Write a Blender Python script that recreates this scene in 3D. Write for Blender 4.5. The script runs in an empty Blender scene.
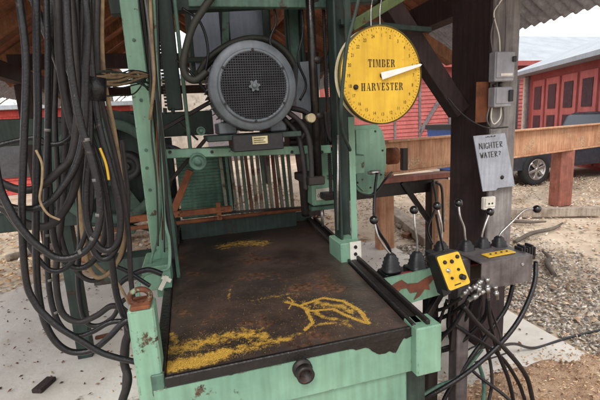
import bpy, bmesh, math, random
from mathutils import Vector, Matrix, noise
random.seed(7)
sc = bpy.context.scene
C = sc.collection
# ------------------------------------------------------------------ camera model
H = 1.6
F = 400.0
yaw, pitch, roll = math.radians(15.2), math.radians(10.8), math.atan(.055)
fw = Vector((math.sin(yaw)*math.cos(pitch), math.cos(yaw)*math.cos(pitch), -math.sin(pitch)))
r0 = Vector((math.cos(yaw), -math.sin(yaw), 0)); u0 = r0.cross(fw)
RR = r0*math.cos(roll) - u0*math.sin(roll)
UU = r0*math.sin(roll) + u0*math.cos(roll)
CAM = Vector((0, 0, H))
def ray(px, py): return fw + RR*((px-300)/F) + UU*((200-py)/F)
def PY(px, py, Y): d = ray(px, py); return CAM + d*(Y/d.y)
def PX(px, py, X): d = ray(px, py); return CAM + d*(X/d.x)
def PZ(px, py, Z): d = ray(px, py); return CAM + d*((Z-H)/d.z)

# ------------------------------------------------------------------ materials
def lin(r, g, b):
    return tuple(((v/255)/12.92 if v/255 <= .04045 else ((v/255+.055)/1.055)**2.4) for v in (r, g, b)) + (1,)
MATS = {}
def mat(name, col, col2=None, scale=8, rough=.6, metal=0., rust=0., rustcol=(92, 52, 32), bump=.15,
        streak=.25, edge=.0, spec=.4, bscale=60, attr=False, rustscale=5, rsoft=.035):
    m = bpy.data.materials.new(name); m.use_nodes = True
    nt = m.node_tree; N = nt.nodes; L = nt.links
    b = N['Principled BSDF']
    b.inputs['Metallic'].default_value = metal
    b.inputs['Specular IOR Level'].default_value = spec
    tc = N.new('ShaderNodeTexCoord')
    n1 = N.new('ShaderNodeTexNoise'); n1.inputs['Scale'].default_value = scale; n1.inputs['Detail'].default_value = 8
    n1.inputs['Roughness'].default_value = .65
    L.new(tc.outputs['Object'], n1.inputs['Vector'])
    r1 = N.new('ShaderNodeValToRGB'); r1.color_ramp.elements[0].position = .35; r1.color_ramp.elements[1].position = .65
    c1 = lin(*col); c2 = lin(*(col2 or tuple(int(v*.8) for v in col)))
    r1.color_ramp.elements[0].color = c2; r1.color_ramp.elements[1].color = c1
    L.new(n1.outputs['Fac'], r1.inputs['Fac'])
    out = r1.outputs['Color']
    if attr:
        at = N.new('ShaderNodeAttribute'); at.attribute_name = 'Col'
        mx = N.new('ShaderNodeMix'); mx.data_type = 'RGBA'; mx.blend_type = 'MULTIPLY'; mx.inputs[0].default_value = 1
        L.new(out, mx.inputs[6]); L.new(at.outputs['Color'], mx.inputs[7]); out = mx.outputs[2]
    if streak:
        mp = N.new('ShaderNodeMapping'); mp.inputs['Scale'].default_value = (34, 34, 2.6)
        L.new(tc.outputs['Object'], mp.inputs['Vector'])
        n2 = N.new('ShaderNodeTexNoise'); n2.inputs['Scale'].default_value = 1.3; n2.inputs['Detail'].default_value = 6
        L.new(mp.outputs['Vector'], n2.inputs['Vector'])
        r2 = N.new('ShaderNodeValToRGB'); r2.color_ramp.elements[0].position = .33; r2.color_ramp.elements[1].position = .62
        v = 1-streak; r2.color_ramp.elements[0].color = (v, v*.97, v*.93, 1); r2.color_ramp.elements[1].color = (1, 1, 1, 1)
        L.new(n2.outputs['Fac'], r2.inputs['Fac'])
        mx = N.new('ShaderNodeMix'); mx.data_type = 'RGBA'; mx.blend_type = 'MULTIPLY'; mx.inputs[0].default_value = 1
        L.new(out, mx.inputs[6]); L.new(r2.outputs['Color'], mx.inputs[7]); out = mx.outputs[2]
    if rust:
        n3 = N.new('ShaderNodeTexNoise'); n3.inputs['Scale'].default_value = rustscale; n3.inputs['Detail'].default_value = 12
        n3.inputs['Roughness'].default_value = .72
        L.new(tc.outputs['Object'], n3.inputs['Vector'])
        r3 = N.new('ShaderNodeValToRGB'); p = .72 - rust*.3
        r3.color_ramp.elements[0].position = p; r3.color_ramp.elements[1].position = p+rsoft
        L.new(n3.outputs['Fac'], r3.inputs['Fac'])
        n4 = N.new('ShaderNodeTexNoise'); n4.inputs['Scale'].default_value = 45; n4.inputs['Detail'].default_value = 6
        L.new(tc.outputs['Object'], n4.inputs['Vector'])
        r4 = N.new('ShaderNodeValToRGB'); r4.color_ramp.elements[0].position = .35; r4.color_ramp.elements[1].position = .7
        r4.color_ramp.elements[0].color = lin(*tuple(int(v*.5) for v in rustcol)); r4.color_ramp.elements[1].color = lin(*rustcol)
        L.new(n4.outputs['Fac'], r4.inputs['Fac'])
        mx = N.new('ShaderNodeMix'); mx.data_type = 'RGBA'
        L.new(r3.outputs['Color'], mx.inputs[0]); L.new(out, mx.inputs[6]); L.new(r4.outputs['Color'], mx.inputs[7]); out = mx.outputs[2]
    if edge:
        bv = N.new('ShaderNodeBevel'); bv.samples = 4; bv.inputs['Radius'].default_value = .007
        ge = N.new('ShaderNodeNewGeometry'); dp = N.new('ShaderNodeVectorMath'); dp.operation = 'DOT_PRODUCT'
        L.new(bv.outputs['Normal'], dp.inputs[0]); L.new(ge.outputs['Normal'], dp.inputs[1])
        n8 = N.new('ShaderNodeTexNoise'); n8.inputs['Scale'].default_value = 38; n8.inputs['Detail'].default_value = 8; n8.inputs['Roughness'].default_value = .7
        L.new(tc.outputs['Object'], n8.inputs['Vector'])
        e1 = N.new('ShaderNodeMapRange'); e1.inputs['From Min'].default_value = .995; e1.inputs['From Max'].default_value = .93
        L.new(dp.outputs['Value'], e1.inputs['Value'])
        e2 = N.new('ShaderNodeMapRange'); e2.inputs['From Min'].default_value = .66-.12*edge; e2.inputs['From Max'].default_value = .70-.12*edge
        L.new(n8.outputs['Fac'], e2.inputs['Value'])
        em = N.new('ShaderNodeMath'); em.operation = 'MULTIPLY'; L.new(e1.outputs['Result'], em.inputs[0]); L.new(e2.outputs['Result'], em.inputs[1])
        mx = N.new('ShaderNodeMix'); mx.data_type = 'RGBA'; L.new(em.outputs[0], mx.inputs[0]); L.new(out, mx.inputs[6]); mx.inputs[7].default_value = lin(78, 54, 42); out = mx.outputs[2]
    L.new(out, b.inputs['Base Color'])
    rr = N.new('ShaderNodeMapRange'); rr.inputs['To Min'].default_value = max(.05, rough-.15); rr.inputs['To Max'].default_value = min(1, rough+.15)
    L.new(n1.outputs['Fac'], rr.inputs['Value']); L.new(rr.outputs['Result'], b.inputs['Roughness'])
    if bump:
        n5 = N.new('ShaderNodeTexNoise'); n5.inputs['Scale'].default_value = bscale; n5.inputs['Detail'].default_value = 8
        L.new(tc.outputs['Object'], n5.inputs['Vector'])
        bp = N.new('ShaderNodeBump'); bp.inputs['Strength'].default_value = bump; bp.inputs['Distance'].default_value = .01
        L.new(n5.outputs['Fac'], bp.inputs['Height']); L.new(bp.outputs['Normal'], b.inputs['Normal'])
    MATS[name] = m
    return m
green = mat('green_paint', (124, 161, 140), (98, 134, 116), edge=.9, rust=.38, rustcol=(86, 64, 48), rough=.45, streak=.16, scale=2.5, bump=.06, rustscale=7)
greend = mat('dark_shaded_green_paint', (50, 66, 60), (32, 46, 42), rust=.42, rustcol=(62, 44, 34), rough=.6, streak=.35)  # dark green, deepened further to put the under-roof shade into the colour
greenm = mat('mid_green_paint', (84, 116, 101), (56, 84, 74), edge=1., rust=.35, rustcol=(80, 52, 36), rough=.5, streak=.3)
rubber = mat('black_rubber', (27, 27, 31), (14, 14, 17), rough=.38, streak=0, bump=.2, scale=9, bscale=160, rust=.32, rustcol=(84, 76, 70), rustscale=22)
rubber2 = mat('dusty_rubber', (42, 38, 38), (22, 20, 22), rough=.6, streak=0, bump=.2, scale=20, rust=.3, rustcol=(120, 100, 80), rustscale=14)
tanhose = mat('tan_hose', (150, 128, 98), (105, 88, 68), rough=.8, streak=0, scale=20)
blk = mat('black_plastic', (34, 34, 38), (24, 24, 27), rough=.5, streak=.1, scale=20, rust=.06, rustcol=(110, 96, 80))
darksteel = mat('dark_steel', (52, 46, 44), (34, 30, 30), rough=.5, metal=.3, rust=.35, rustcol=(96, 56, 36), streak=.2)
greysteel = mat('grey_steel', (118, 112, 114), (84, 78, 80), rough=.45, metal=.35, rust=.3, rustcol=(96, 70, 56))
rusty = mat('rusty_steel', (136, 82, 52), (84, 48, 34), rough=.85, rust=.45, rustcol=(60, 38, 30), bump=.3, streak=.2)
orange_rust = mat('orange_rusty_paint', (196, 152, 120), (164, 116, 88), rough=.85, rust=.6, rustcol=(212, 186, 150), bump=.25, streak=.35, scale=3, rustscale=2.5, rsoft=.16)
brownpaint = mat('brown_paint_steel', (150, 92, 78), (118, 72, 60), rough=.7, rust=.3, rustcol=(90, 52, 38))
motorgrey = mat('motor_grey_paint', (104, 111, 118), (78, 85, 92), edge=.5, rough=.45, metal=.1, rust=.14, rustcol=(70, 66, 64), streak=.15, bump=.08)
panelgrey = mat('cabinet_grey', (124, 132, 148), (108, 116, 132), rough=.4, metal=.1, streak=.15, rust=.08)
silver = mat('zinc_silver', (190, 188, 186), (140, 138, 138), rough=.3, metal=.8, streak=0, rust=.2, rustcol=(90, 76, 66), rustscale=30)
yellow = mat('yellow_paint', (220, 180, 52), (200, 158, 40), rough=.5, streak=.16, rust=.34, rustcol=(176, 134, 52), rsoft=.12, scale=5, bump=.05, rustscale=9)
creamy = mat('cream_paint', (206, 198, 170), (180, 170, 140), rough=.6, rust=.2)
white = mat('white_paint', (220, 218, 210), (190, 186, 176), rough=.6, streak=.1, rust=.06)
ink = mat('black_ink', (42, 36, 30), (60, 50, 36), rough=.7, streak=0, scale=60, bump=0)
grease = mat('black_grease', (30, 26, 26), (20, 18, 18), rough=.4, streak=0, scale=20, bump=.4)
wooddark = mat('dark_stained_wood', (62, 46, 46), (40, 30, 32), rough=.8, streak=.4, bump=.4, scale=6)
woodgrey = mat('grey_painted_wood', (146, 142, 140), (112, 106, 106), rough=.8, streak=.4, bump=.3, scale=6, rust=.2, rustcol=(120, 100, 84))
roofwood = mat('brown_roof_board', (160, 106, 80), (110, 72, 56), rough=.85, streak=.2, bump=.4, scale=5, attr=True)
rafterwood = mat('brown_rafter_wood', (160, 112, 82), (110, 76, 56), rough=.85, streak=.3, bump=.4, scale=5)
timber = mat('weathered_timber', (170, 158, 146), (120, 106, 94), rough=.9, streak=.3, bump=.5, scale=6, attr=False)
galv = mat('galvanised_sheet', (178, 182, 194), (142, 146, 160), rough=.5, metal=.3, rust=.25, rustcol=(130, 110, 100), streak=.25)
roofgrey = mat('barn_roof_grey', (164, 172, 180), (142, 150, 160), rough=.6, streak=.2, scale=1.5, rust=.15, rustcol=(176, 180, 186))
barnred = mat('barn_red_boards', (196, 112, 108), (172, 92, 90), rough=.8, streak=.25, scale=2, attr=False, rust=.15, rustcol=(150, 90, 84))  # red paled towards pink, distance haze put into the colour
barnred2 = mat('barn_red_doors', (168, 88, 84), (142, 70, 68), rough=.8, streak=.25, scale=2)  # door red paled too, haze mixed into it
glass = mat('dusty_window_glass', (60, 62, 68), (44, 46, 52), rough=.2, streak=.1, spec=.6)
greytrim = mat('grey_trim', (128, 124, 128), (104, 98, 102), rough=.7)
blockwall = mat('pale_rendered_wall', (198, 190, 178), (156, 148, 138), rough=.9, scale=2.5, rust=.4, rustcol=(150, 138, 122), rustscale=1.5, bump=.5)
concrete = mat('concrete', (212, 208, 202), (190, 184, 176), rough=.85, streak=0, scale=2.2, bump=.35, rust=.42, rustcol=(176, 164, 150), rustscale=1.6, bscale=30)
soil = mat('soil', (196, 180, 160), (156, 138, 120), rough=.95, streak=0, scale=1.1, bump=.8, bscale=14, rust=.5, rustcol=(196, 178, 152), rustscale=2.3)
chipmat = mat('wood_chip', (255, 255, 255), (200, 196, 190), rough=.9, streak=0, scale=20, bump=0, attr=True)
dustmat = mat('sawdust', (255, 255, 255), (215, 210, 200), rough=.9, streak=0, scale=40, bump=0, attr=True)
redlabel = mat('worn_red_label', (140, 52, 48), (84, 40, 40), rough=.6, rust=.35, rustcol=(60, 44, 44), rustscale=20, streak=0)
flame = mat('rust_scorch', (116, 66, 48), (84, 52, 42), rough=.8, streak=0, scale=18, rust=.4, rustcol=(150, 92, 60), rustscale=12)
carblue = mat('blue_car_paint', (36, 84, 158), (30, 70, 138), rough=.25, metal=.3, streak=0, spec=.6, bump=0)
tyre = mat('tyre_rubber', (38, 38, 40), (28, 28, 30), rough=.85, streak=0, scale=30, rust=.2, rustcol=(96, 84, 72))
knobm = mat('black_knob', (20, 20, 22), (16, 16, 18), rough=.25, streak=0, bump=0, spec=.6)
brass = mat('pale_tag', (196, 186, 150), (150, 140, 110), rough=.5, metal=.2, streak=.2)
hillm = mat('dry_hillside', (168, 158, 146), (134, 126, 118), rough=1, streak=0, scale=.3, rust=.4, rustcol=(120, 116, 110), rustscale=.5, bump=.3)
bark = mat('tree_bark', (104, 94, 86), (76, 68, 62), rough=.95, streak=0, scale=9)
leafm = mat('conifer_leaf', (88, 98, 76), (62, 74, 56), rough=.9, streak=0, scale=3, bump=0)

# table top: oily brown steel with a dusting of yellow sawdust (plate colour, with shade painted in towards the back)
def table_material():
    m = mat('oily_rusty_plate', (92, 74, 66), (56, 50, 48), rough=.38, streak=0, scale=2.6, rust=.62, rustcol=(122, 88, 70), bump=.25, spec=.5, rustscale=3.2)
    nt = m.node_tree; N = nt.nodes; L = nt.links; b = N['Principled BSDF']
    src = b.inputs['Base Color'].links[0].from_socket
    tc = N.new('ShaderNodeTexCoord'); sp = N.new('ShaderNodeSeparateXYZ'); L.new(tc.outputs['Object'], sp.inputs[0])
    def mr(sock, a, bb, c, d):
        n = N.new('ShaderNodeMapRange'); n.inputs['From Min'].default_value = a; n.inputs['From Max'].default_value = bb
        n.inputs['To Min'].default_value = c; n.inputs['To Max'].default_value = d; L.new(sock, n.inputs['Value']); return n.outputs['Result']
    def math2(op, a, bb):
        n = N.new('ShaderNodeMath'); n.operation = op
        for i, s in enumerate((a, bb)):
            if isinstance(s, (int, float)): n.inputs[i].default_value = s
            else: L.new(s, n.inputs[i])
        return n.outputs[0]
    at = N.new('ShaderNodeAttribute'); at.attribute_name = 'dust'
    nz = N.new('ShaderNodeTexNoise'); nz.inputs['Scale'].default_value = 34; nz.inputs['Detail'].default_value = 14; nz.inputs['Roughness'].default_value = .8
    L.new(tc.outputs['Object'], nz.inputs['Vector'])
    s = math2('ADD', at.outputs['Fac'], math2('MULTIPLY', math2('SUBTRACT', nz.outputs['Fac'], .5), 2.3))
    k = mr(s, .40, .66, 0., .9)
    mx = N.new('ShaderNodeMix'); mx.data_type = 'RGBA'; L.new(k, mx.inputs[0]); L.new(src, mx.inputs[6])
    n6 = N.new('ShaderNodeTexNoise'); n6.inputs['Scale'].default_value = 220; n6.inputs['Detail'].default_value = 4; L.new(tc.outputs['Object'], n6.inputs['Vector'])
    r6 = N.new('ShaderNodeValToRGB'); r6.color_ramp.elements[0].position = .35; r6.color_ramp.elements[1].position = .68
    r6.color_ramp.elements[0].color = lin(150, 110, 44); r6.color_ramp.elements[1].color = lin(222, 182, 80); L.new(n6.outputs['Fac'], r6.inputs['Fac'])
    L.new(r6.outputs['Color'], mx.inputs[7])
    # greasy dark zones against brown worn ones; far end darkened as painted shade
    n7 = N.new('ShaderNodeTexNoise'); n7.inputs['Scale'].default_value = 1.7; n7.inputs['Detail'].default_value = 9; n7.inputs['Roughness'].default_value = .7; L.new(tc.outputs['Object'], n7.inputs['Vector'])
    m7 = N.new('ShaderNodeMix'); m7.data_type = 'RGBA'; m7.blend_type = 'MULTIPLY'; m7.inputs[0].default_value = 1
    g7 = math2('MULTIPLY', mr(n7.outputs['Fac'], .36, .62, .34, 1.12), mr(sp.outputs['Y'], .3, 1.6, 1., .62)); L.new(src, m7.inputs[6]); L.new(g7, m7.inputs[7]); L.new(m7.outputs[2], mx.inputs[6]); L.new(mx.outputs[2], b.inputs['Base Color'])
    return m
platem = table_material()

# grill mesh with real holes is geometry; clapboard / corrugation too
# ------------------------------------------------------------------ mesh builder
class MB:
    def __init__(s): s.v = []; s.f = []; s.sm = []; s.c = []; s.usecol = False
    def face(s, idx, smooth=False, col=(1, 1, 1)): s.f.append(tuple(idx)); s.sm.append(smooth); s.c.append(col)
    def box(s, a, b, bev=.003, rot=None, piv=None, col=(1, 1, 1)):
        a = Vector(a); b = Vector(b)
        lo = Vector([min(a[i], b[i]) for i in range(3)]); hi = Vector([max(a[i], b[i]) for i in range(3)])
        bm = bmesh.new(); bmesh.ops.create_cube(bm, size=1)
        for v in bm.verts: v.co = Vector([(lo[i]+hi[i])/2 + v.co[i]*(hi[i]-lo[i]) for i in range(3)])
        bev = min(bev, .3*min(hi[i]-lo[i] for i in range(3)))
        if bev > .0004: bmesh.ops.bevel(bm, geom=bm.edges[:], offset=bev, segments=1, affect='EDGES')
        s.addbm(bm, rot, piv, col); return s
    def addbm(s, bm, rot=None, piv=None, col=(1, 1, 1), smooth=False):
        o = len(s.v); bm.verts.ensure_lookup_table()
        for v in bm.verts:
            p = v.co.copy()
            if rot: p = rot @ (p - Vector(piv)) + Vector(piv)
            s.v.append(p)
        for f in bm.faces: s.face([o+v.index for v in f.verts], smooth, col)
        bm.free()
    def bar(s, p, q, w, h=None, up=(0, 0, 1), bev=.003, col=(1, 1, 1)):
        p = Vector(p); q = Vector(q); h = h or w; d = (q-p); Ln = d.length; d.normalize()
        u = Vector(up)
        if abs(d.dot(u)) > .99: u = Vector((0, 1, 0))
        x = d.cross(u).normalized(); y = x.cross(d).normalized()
        M = Matrix((x, d, y)).transposed()
        bm = bmesh.new(); bmesh.ops.create_cube(bm, size=1)
        for v in bm.verts: v.co = Vector((v.co.x*w, v.co.y*Ln, v.co.z*h))
        bev = min(bev, .3*min(w, h, Ln))
        if bev > .0004: bmesh.ops.bevel(bm, geom=bm.edges[:], offset=bev, segments=1, affect='EDGES')
        o = len(s.v); mid = (p+q)/2
        for v in bm.verts: s.v.append(M @ v.co + mid)
        for f in bm.faces: s.face([o+v.index for v in f.verts], False, col)
        bm.free(); return s
    def tube(s, pts, r, n=10, cap=True, smooth=True, spline=True, col=(1, 1, 1), ribs=0):
        pts = [Vector(p) for p in pts]
        rs = r if isinstance(r, (list, tuple)) else [r]*len(pts)
        if spline and len(pts) > 2:
            P = [pts[0]*2-pts[1]] + pts + [pts[-1]*2-pts[-2]]; out = []; ro = []
            k = 10
            for i in range(1, len(P)-2):
                for j in range(k):
                    t = j/k; a, b, c, d = P[i-1:i+3]
                    out.append(.5*((2*b)+(c-a)*t+(2*a-5*b+4*c-d)*t*t+(3*b-a-3*c+d)*t**3)); ro.append(rs[i-1]*(1-t)+rs[i]*t)
            out.append(pts[-1]); ro.append(rs[-1]); pts = out; rs = ro
        o = len(s.v); m = len(pts); pn = None
        for i, p in enumerate(pts):
            d = (pts[min(i+1, m-1)]-pts[max(i-1, 0)]).normalized()
            if pn is None:
                u = Vector((0, 0, 1)) if abs(d.z) < .9 else Vector((1, 0, 0)); x = d.cross(u).normalized()
            else: x = (pn - d*pn.dot(d)).normalized()
            pn = x; y = d.cross(x)
            rad = rs[i]*(1+(.12 if ribs and i % 2 else 0))
            for j in range(n):
                a = 2*math.pi*j/n; s.v.append(p + (x*math.cos(a)+y*math.sin(a))*rad)
        for i in range(m-1):
            for j in range(n):
                s.face((o+i*n+j, o+i*n+(j+1) % n, o+(i+1)*n+(j+1) % n, o+(i+1)*n+j), smooth, col)
        if cap:
            s.face([o+j for j in range(n)][::-1], False, col); s.face([o+(m-1)*n+j for j in range(n)], False, col)
        return s
    def lathe(s, c, axis, prof, n=32, smooth=True, cap0=True, cap1=True, col=(1, 1, 1)):
        """prof: (distance along axis, radius)"""
        c = Vector(c); d = Vector(axis).normalized()
        u = Vector((0, 0, 1)) if abs(d.z) < .9 else Vector((1, 0, 0)); x = d.cross(u).normalized(); y = d.cross(x)
        o = len(s.v); m = len(prof)
        for t, r in prof:
            for j in range(n):
                a = 2*math.pi*j/n; s.v.append(c + d*t + (x*math.cos(a)+y*math.sin(a))*r)
        for i in range(m-1):
            for j in range(n):
                s.face((o+i*n+j, o+i*n+(j+1) % n, o+(i+1)*n+(j+1) % n, o+(i+1)*n+j), smooth, col)
        if cap0: s.face([o+j for j in range(n)][::-1], False, col)
        if cap1: s.face([o+(m-1)*n+j for j in range(n)], False, col)
        return s
    def prism(s, pts, off, col=(1, 1, 1)):
        """closed outline extruded by vector off"""
        o = len(s.v); n = len(pts); off = Vector(off)
        for p in pts: s.v.append(Vector(p))
        for p in pts: s.v.append(Vector(p)+off)
        s.face([o+i for i in range(n)][::-1], False, col); s.face([o+n+i for i in range(n)], False, col)
        for i in range(n): s.face((o+i, o+(i+1) % n, o+n+(i+1) % n, o+n+i), False, col)
        return s
    def sphere(s, c, r, n=14, sz=1.):
        prof = [(-r*sz*math.cos(math.pi*i/(n//2+2)), max(.0002, r*math.sin(math.pi*i/(n//2+2)))) for i in range(n//2+3)]
        return s.lathe(c, (0, 0, 1), prof, n)
    def build(s, name, m, parent=None):
        me = bpy.data.meshes.new(name)
        org = Vector((0, 0, 0))
        if parent is not None: org = wloc(parent)
        else:
            lo = Vector([min(v[i] for v in s.v) for i in range(3)]); hi = Vector([max(v[i] for v in s.v) for i in range(3)])
            org = Vector(((lo.x+hi.x)/2, (lo.y+hi.y)/2, lo.z))
        me.from_pydata([tuple(v-org) for v in s.v], [], s.f)
        for p, q in zip(me.polygons, s.sm): p.use_smooth = q
        if any(c != (1, 1, 1) for c in s.c):
            ca = me.color_attributes.new('Col', 'FLOAT_COLOR', 'CORNER')
            for p, c in zip(me.polygons, s.c):
                for li in p.loop_indices: ca.data[li].color = (c[0], c[1], c[2], 1)
        elif any(n.type == 'ATTRIBUTE' for n in m.node_tree.nodes):
            ca = me.color_attributes.new('Col', 'FLOAT_COLOR', 'CORNER')
            for d in ca.data: d.color = (1, 1, 1, 1)
        bmx = bmesh.new(); bmx.from_mesh(me); bmesh.ops.recalc_face_normals(bmx, faces=bmx.faces); bmx.to_mesh(me); bmx.free()
        me.materials.append(m)
        o = bpy.data.objects.new(name, me); C.objects.link(o)
        if parent is not None: o.parent = parent
        else: o.location = org
        return o
def wloc(o):
    p = Vector(o.location)
    while o.parent: o = o.parent; p += Vector(o.location)
    return p
def tag(o, label=None, cat=None, group=None, kind=None):
    if label: o['label'] = label
    if cat: o['category'] = cat
    if group: o['group'] = group
    if kind: o['kind'] = kind
    return o
def thing(name, loc, label, cat, group=None):
    o = bpy.data.objects.new(name, None); C.objects.link(o); o.location = loc; o.empty_display_size = .1
    return tag(o, label, cat, group)
def struct(name, mb, m): return tag(mb.build(name, m), kind='structure')

# strokes for hand lettering and stencil lettering -----------------------------
STK = {'N': [[(0, 0), (0, 1), (.6, 0), (.6, 1)]], 'I': [[(.2, 0), (.2, 1)]], 'G': [[(.6, .85), (.3, 1), (0, .6), (.05, .15), (.4, 0), (.6, .3), (.35, .42)]],
       'H': [[(0, 0), (0, 1)], [(.55, 0), (.55, 1)], [(0, .5), (.55, .52)]], 'T': [[(0, 1), (.65, .97)], [(.33, 1), (.3, 0)]],
       'E': [[(.5, 1), (0, .97), (0, 0), (.5, .03)], [(0, .5), (.4, .52)]], 'R': [[(0, 0), (0, 1), (.45, .95), (.45, .6), (0, .5), (.55, 0)]],
       'W': [[(0, 1), (.18, 0), (.35, .7), (.52, 0), (.7, 1)]], 'A': [[(0, 0), (.3, 1), (.6, 0)], [(.1, .4), (.5, .4)]],
       '?': [[(0, .8), (.2, 1), (.45, .8), (.2, .45), (.2, .25)]], '/': [[(0, 0), (.3, 1)]], 'O': [[(.1, .1), (0, .5), (.2, 1), (.5, .8), (.5, .2), (.1, .1)]],
       '1': [[(.1, .8), (.3, 1), (.3, 0)]], '4': [[(.4, 0), (.4, 1), (0, .35), (.6, .35)]], 'L': [[(0, 1), (0, 0), (.5, 0)]]}
def strokes(text, w, h, thick, to3, jitter=0.):
    mb = MB(); x = 0; rnd = random.Random(3)
    for ch in text:
        if ch != ' ':
            for st in STK[ch]:
                pts = [(x+a*w+rnd.uniform(-jitter, jitter), b*h+rnd.uniform(-jitter, jitter)) for a, b in st]
                for a, b in zip(pts, pts[1:]):
                    mb.bar(to3(*a), to3(*b), thick, thick*.5, bev=0)
        x += w*(.5 if ch == 'I' else .85)
    return mb
def stencil(ch):
    """list of rectangles / quads in a 0..1 box: heavy stems, hairline serifs"""
    t = .26; s = .07
    def stem(x): return [[(x, 0), (x+t, 0), (x+t, 1), (x, 1)], [(x-.08, 0), (x+t+.08, 0), (x+t+.08, s), (x-.08, s)], [(x-.08, 1-s), (x+t+.08, 1-s), (x+t+.08, 1), (x-.08, 1)]]
    Q = []
    if ch == 'I': return stem(.05), .5
    if ch == 'T': return stem(.32)[:2]+[[(0, .93), (.9, .93), (.9, 1), (0, 1)], [(0, .72), (.07, .72), (.1, 1), (0, 1)], [(.9, .72), (.83, .72), (.8, 1), (.9, 1)]], 1.02
    if ch == 'H': return stem(.05)+stem(.62)+[[(.36, .47), (.57, .47), (.57, .54), (.36, .54)]], 1.08
    if ch == 'E': return stem(.05)+[[(.36, 0), (.75, 0), (.75, .28), (.68, .28), (.6, .07), (.36, .07)], [(.36, .93), (.6, .93), (.68, .72), (.75, .72), (.75, 1), (.36, 1)], [(.36, .47), (.55, .4), (.55, .62), (.36, .54)]], .92
    if ch == 'M': return [[(.02, 0), (.1, 0), (.1, 1), (.02, 1)], [(.12, 1), (.38, 1), (.62, .1), (.5, 0)], [(.62, .25), (.84, 1), (.8, 1), (.56, .12)], [(.86, 0), (1.12, 0), (1.12, 1), (.86, 1)], [(-.05, 0), (.18, 0), (.18, .06), (-.05, .06)], [(.8, 0), (1.18, 0), (1.18, .06), (.8, .06)]], 1.32
    if ch == 'B': return stem(.05)+[[(.36, .93), (.55, 1), (.78, .9), (.78, .62), (.55, .53), (.55, .6), (.58, .75), (.55, .93)], [(.36, 0), (.6, 0), (.86, .12), (.86, .4), (.58, .5), (.58, .4), (.62, .25), (.55, .07)]], 1.02
    if ch == 'R': return stem(.05)+[[(.36, .93), (.6, 1), (.84, .88), (.84, .62), (.58, .5), (.36, .46), (.36, .53), (.56, .6), (.58, .75), (.55, .93)], [(.5, .46), (.72, .46), (.98, .02), (.74, 0)]], 1.08
    if ch == 'A': return [[(0, 0), (.28, 0), (.28, .05), (.0, .05)], [(.1, 0), (.16, 0), (.46, 1), (.4, 1)], [(.5, 1), (.62, .98), (.96, 0), (.66, 0)], [(.24, .3), (.6, .3), (.58, .36), (.27, .36)], [(.6, 0), (1.02, 0), (1.02, .05), (.6, .05)]], 1.1
    if ch == 'V': return [[(.0, 1), (.3, 1), (.58, 0), (.46, 0)], [(.62, .05), (.9, 1), (.82, 1), (.58, .2)], [(-.06, .95), (.36, .95), (.36, 1), (-.06, 1)], [(.7, .95), (1, .95), (1, 1), (.7, 1)]], 1.05
    if ch == 'S': return [[(.05, .02), (.12, .02), (.3, .0), (.55, 0), (.72, .14), (.72, .4), (.5, .5), (.48, .38), (.48, .18), (.36, .07), (.15, .12), (.1, .3), (.05, .3)], [(.7, .98), (.62, .96), (.45, 1), (.25, 1), (.08, .86), (.08, .62), (.3, .5), (.3, .64), (.3, .84), (.42, .93), (.6, .88), (.64, .72), (.7, .72)], [(.2, .6), (.32, .66), (.66, .42), (.5, .34)]], .88
    return [], .6
def stencil_word(word, h, center, to3, mb, wf=.62):
    total = 0
    for ch in word: total += stencil(ch)[1]
    x = center[0] - (total+.18*(len(word)-1))*h*wf/2
    for ch in word:
        quads, w = stencil(ch)
        for q in quads:
            pts = [to3(x+a*h*wf, center[1]+(b-.5)*h) for a, b in q]
            nrm = (pts[1]-pts[0]).cross(pts[2]-pts[1]).normalized()
            mb.prism(pts, to3.off)
        x += (w+.18)*h*wf
def text_mesh(mb, txt, size, center, to3, ang=0., off=.001):
    cu = bpy.data.curves.new('t', 'FONT'); cu.body = txt; cu.size = size; cu.align_x = 'CENTER'; cu.align_y = 'CENTER'
    ob = bpy.data.objects.new('t', cu); C.objects.link(ob)
    dg = bpy.context.evaluated_depsgraph_get(); me = bpy.data.meshes.new_from_object(ob.evaluated_get(dg))
    o = len(mb.v); ca, sa = math.cos(ang), math.sin(ang)
    for v in me.vertices:
        x, y = v.co.x*.85, v.co.y
        mb.v.append(to3(center[0]+x*ca-y*sa, center[1]+x*sa+y*ca) + to3.off*1.0)
    for p in me.polygons: mb.face([o+i for i in p.vertices])
    bpy.data.objects.remove(ob); bpy.data.curves.remove(cu); bpy.data.meshes.remove(me)
class Plane3:
    def __init__(s, org, ux, uy, lift): s.o = Vector(org); s.x = Vector(ux).normalized(); s.y = Vector(uy).normalized(); s.n = s.x.cross(s.y).normalized(); s.off = s.n*.0012; s.l = lift
    def __call__(s, a, b): return s.o + s.x*a + s.y*b + s.n*s.l

# ================================================================== SETTING
g = MB(); S = 60; n = 60
for i in range(n+1):
    for j in range(n+1):
        x = -S + 2*S*i/n; y = -20 + 120*j/n
        g.v.append(Vector((x, y, -.012 + (.05*noise.noise(Vector((x*.3, y*.3, 0))) if abs(x-1) > 5 or y > 8 else 0))))
for i in range(n):
    for j in range(n):
        a = i*(n+1)+j; g.face((a, a+n+1, a+n+2, a+1), True)
struct('ground', g, soil)
far = MB().box((-600, -300, -.4), (600, 900, -.25), bev=0); struct('far_ground', far, hillm)
sl = MB()
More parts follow.
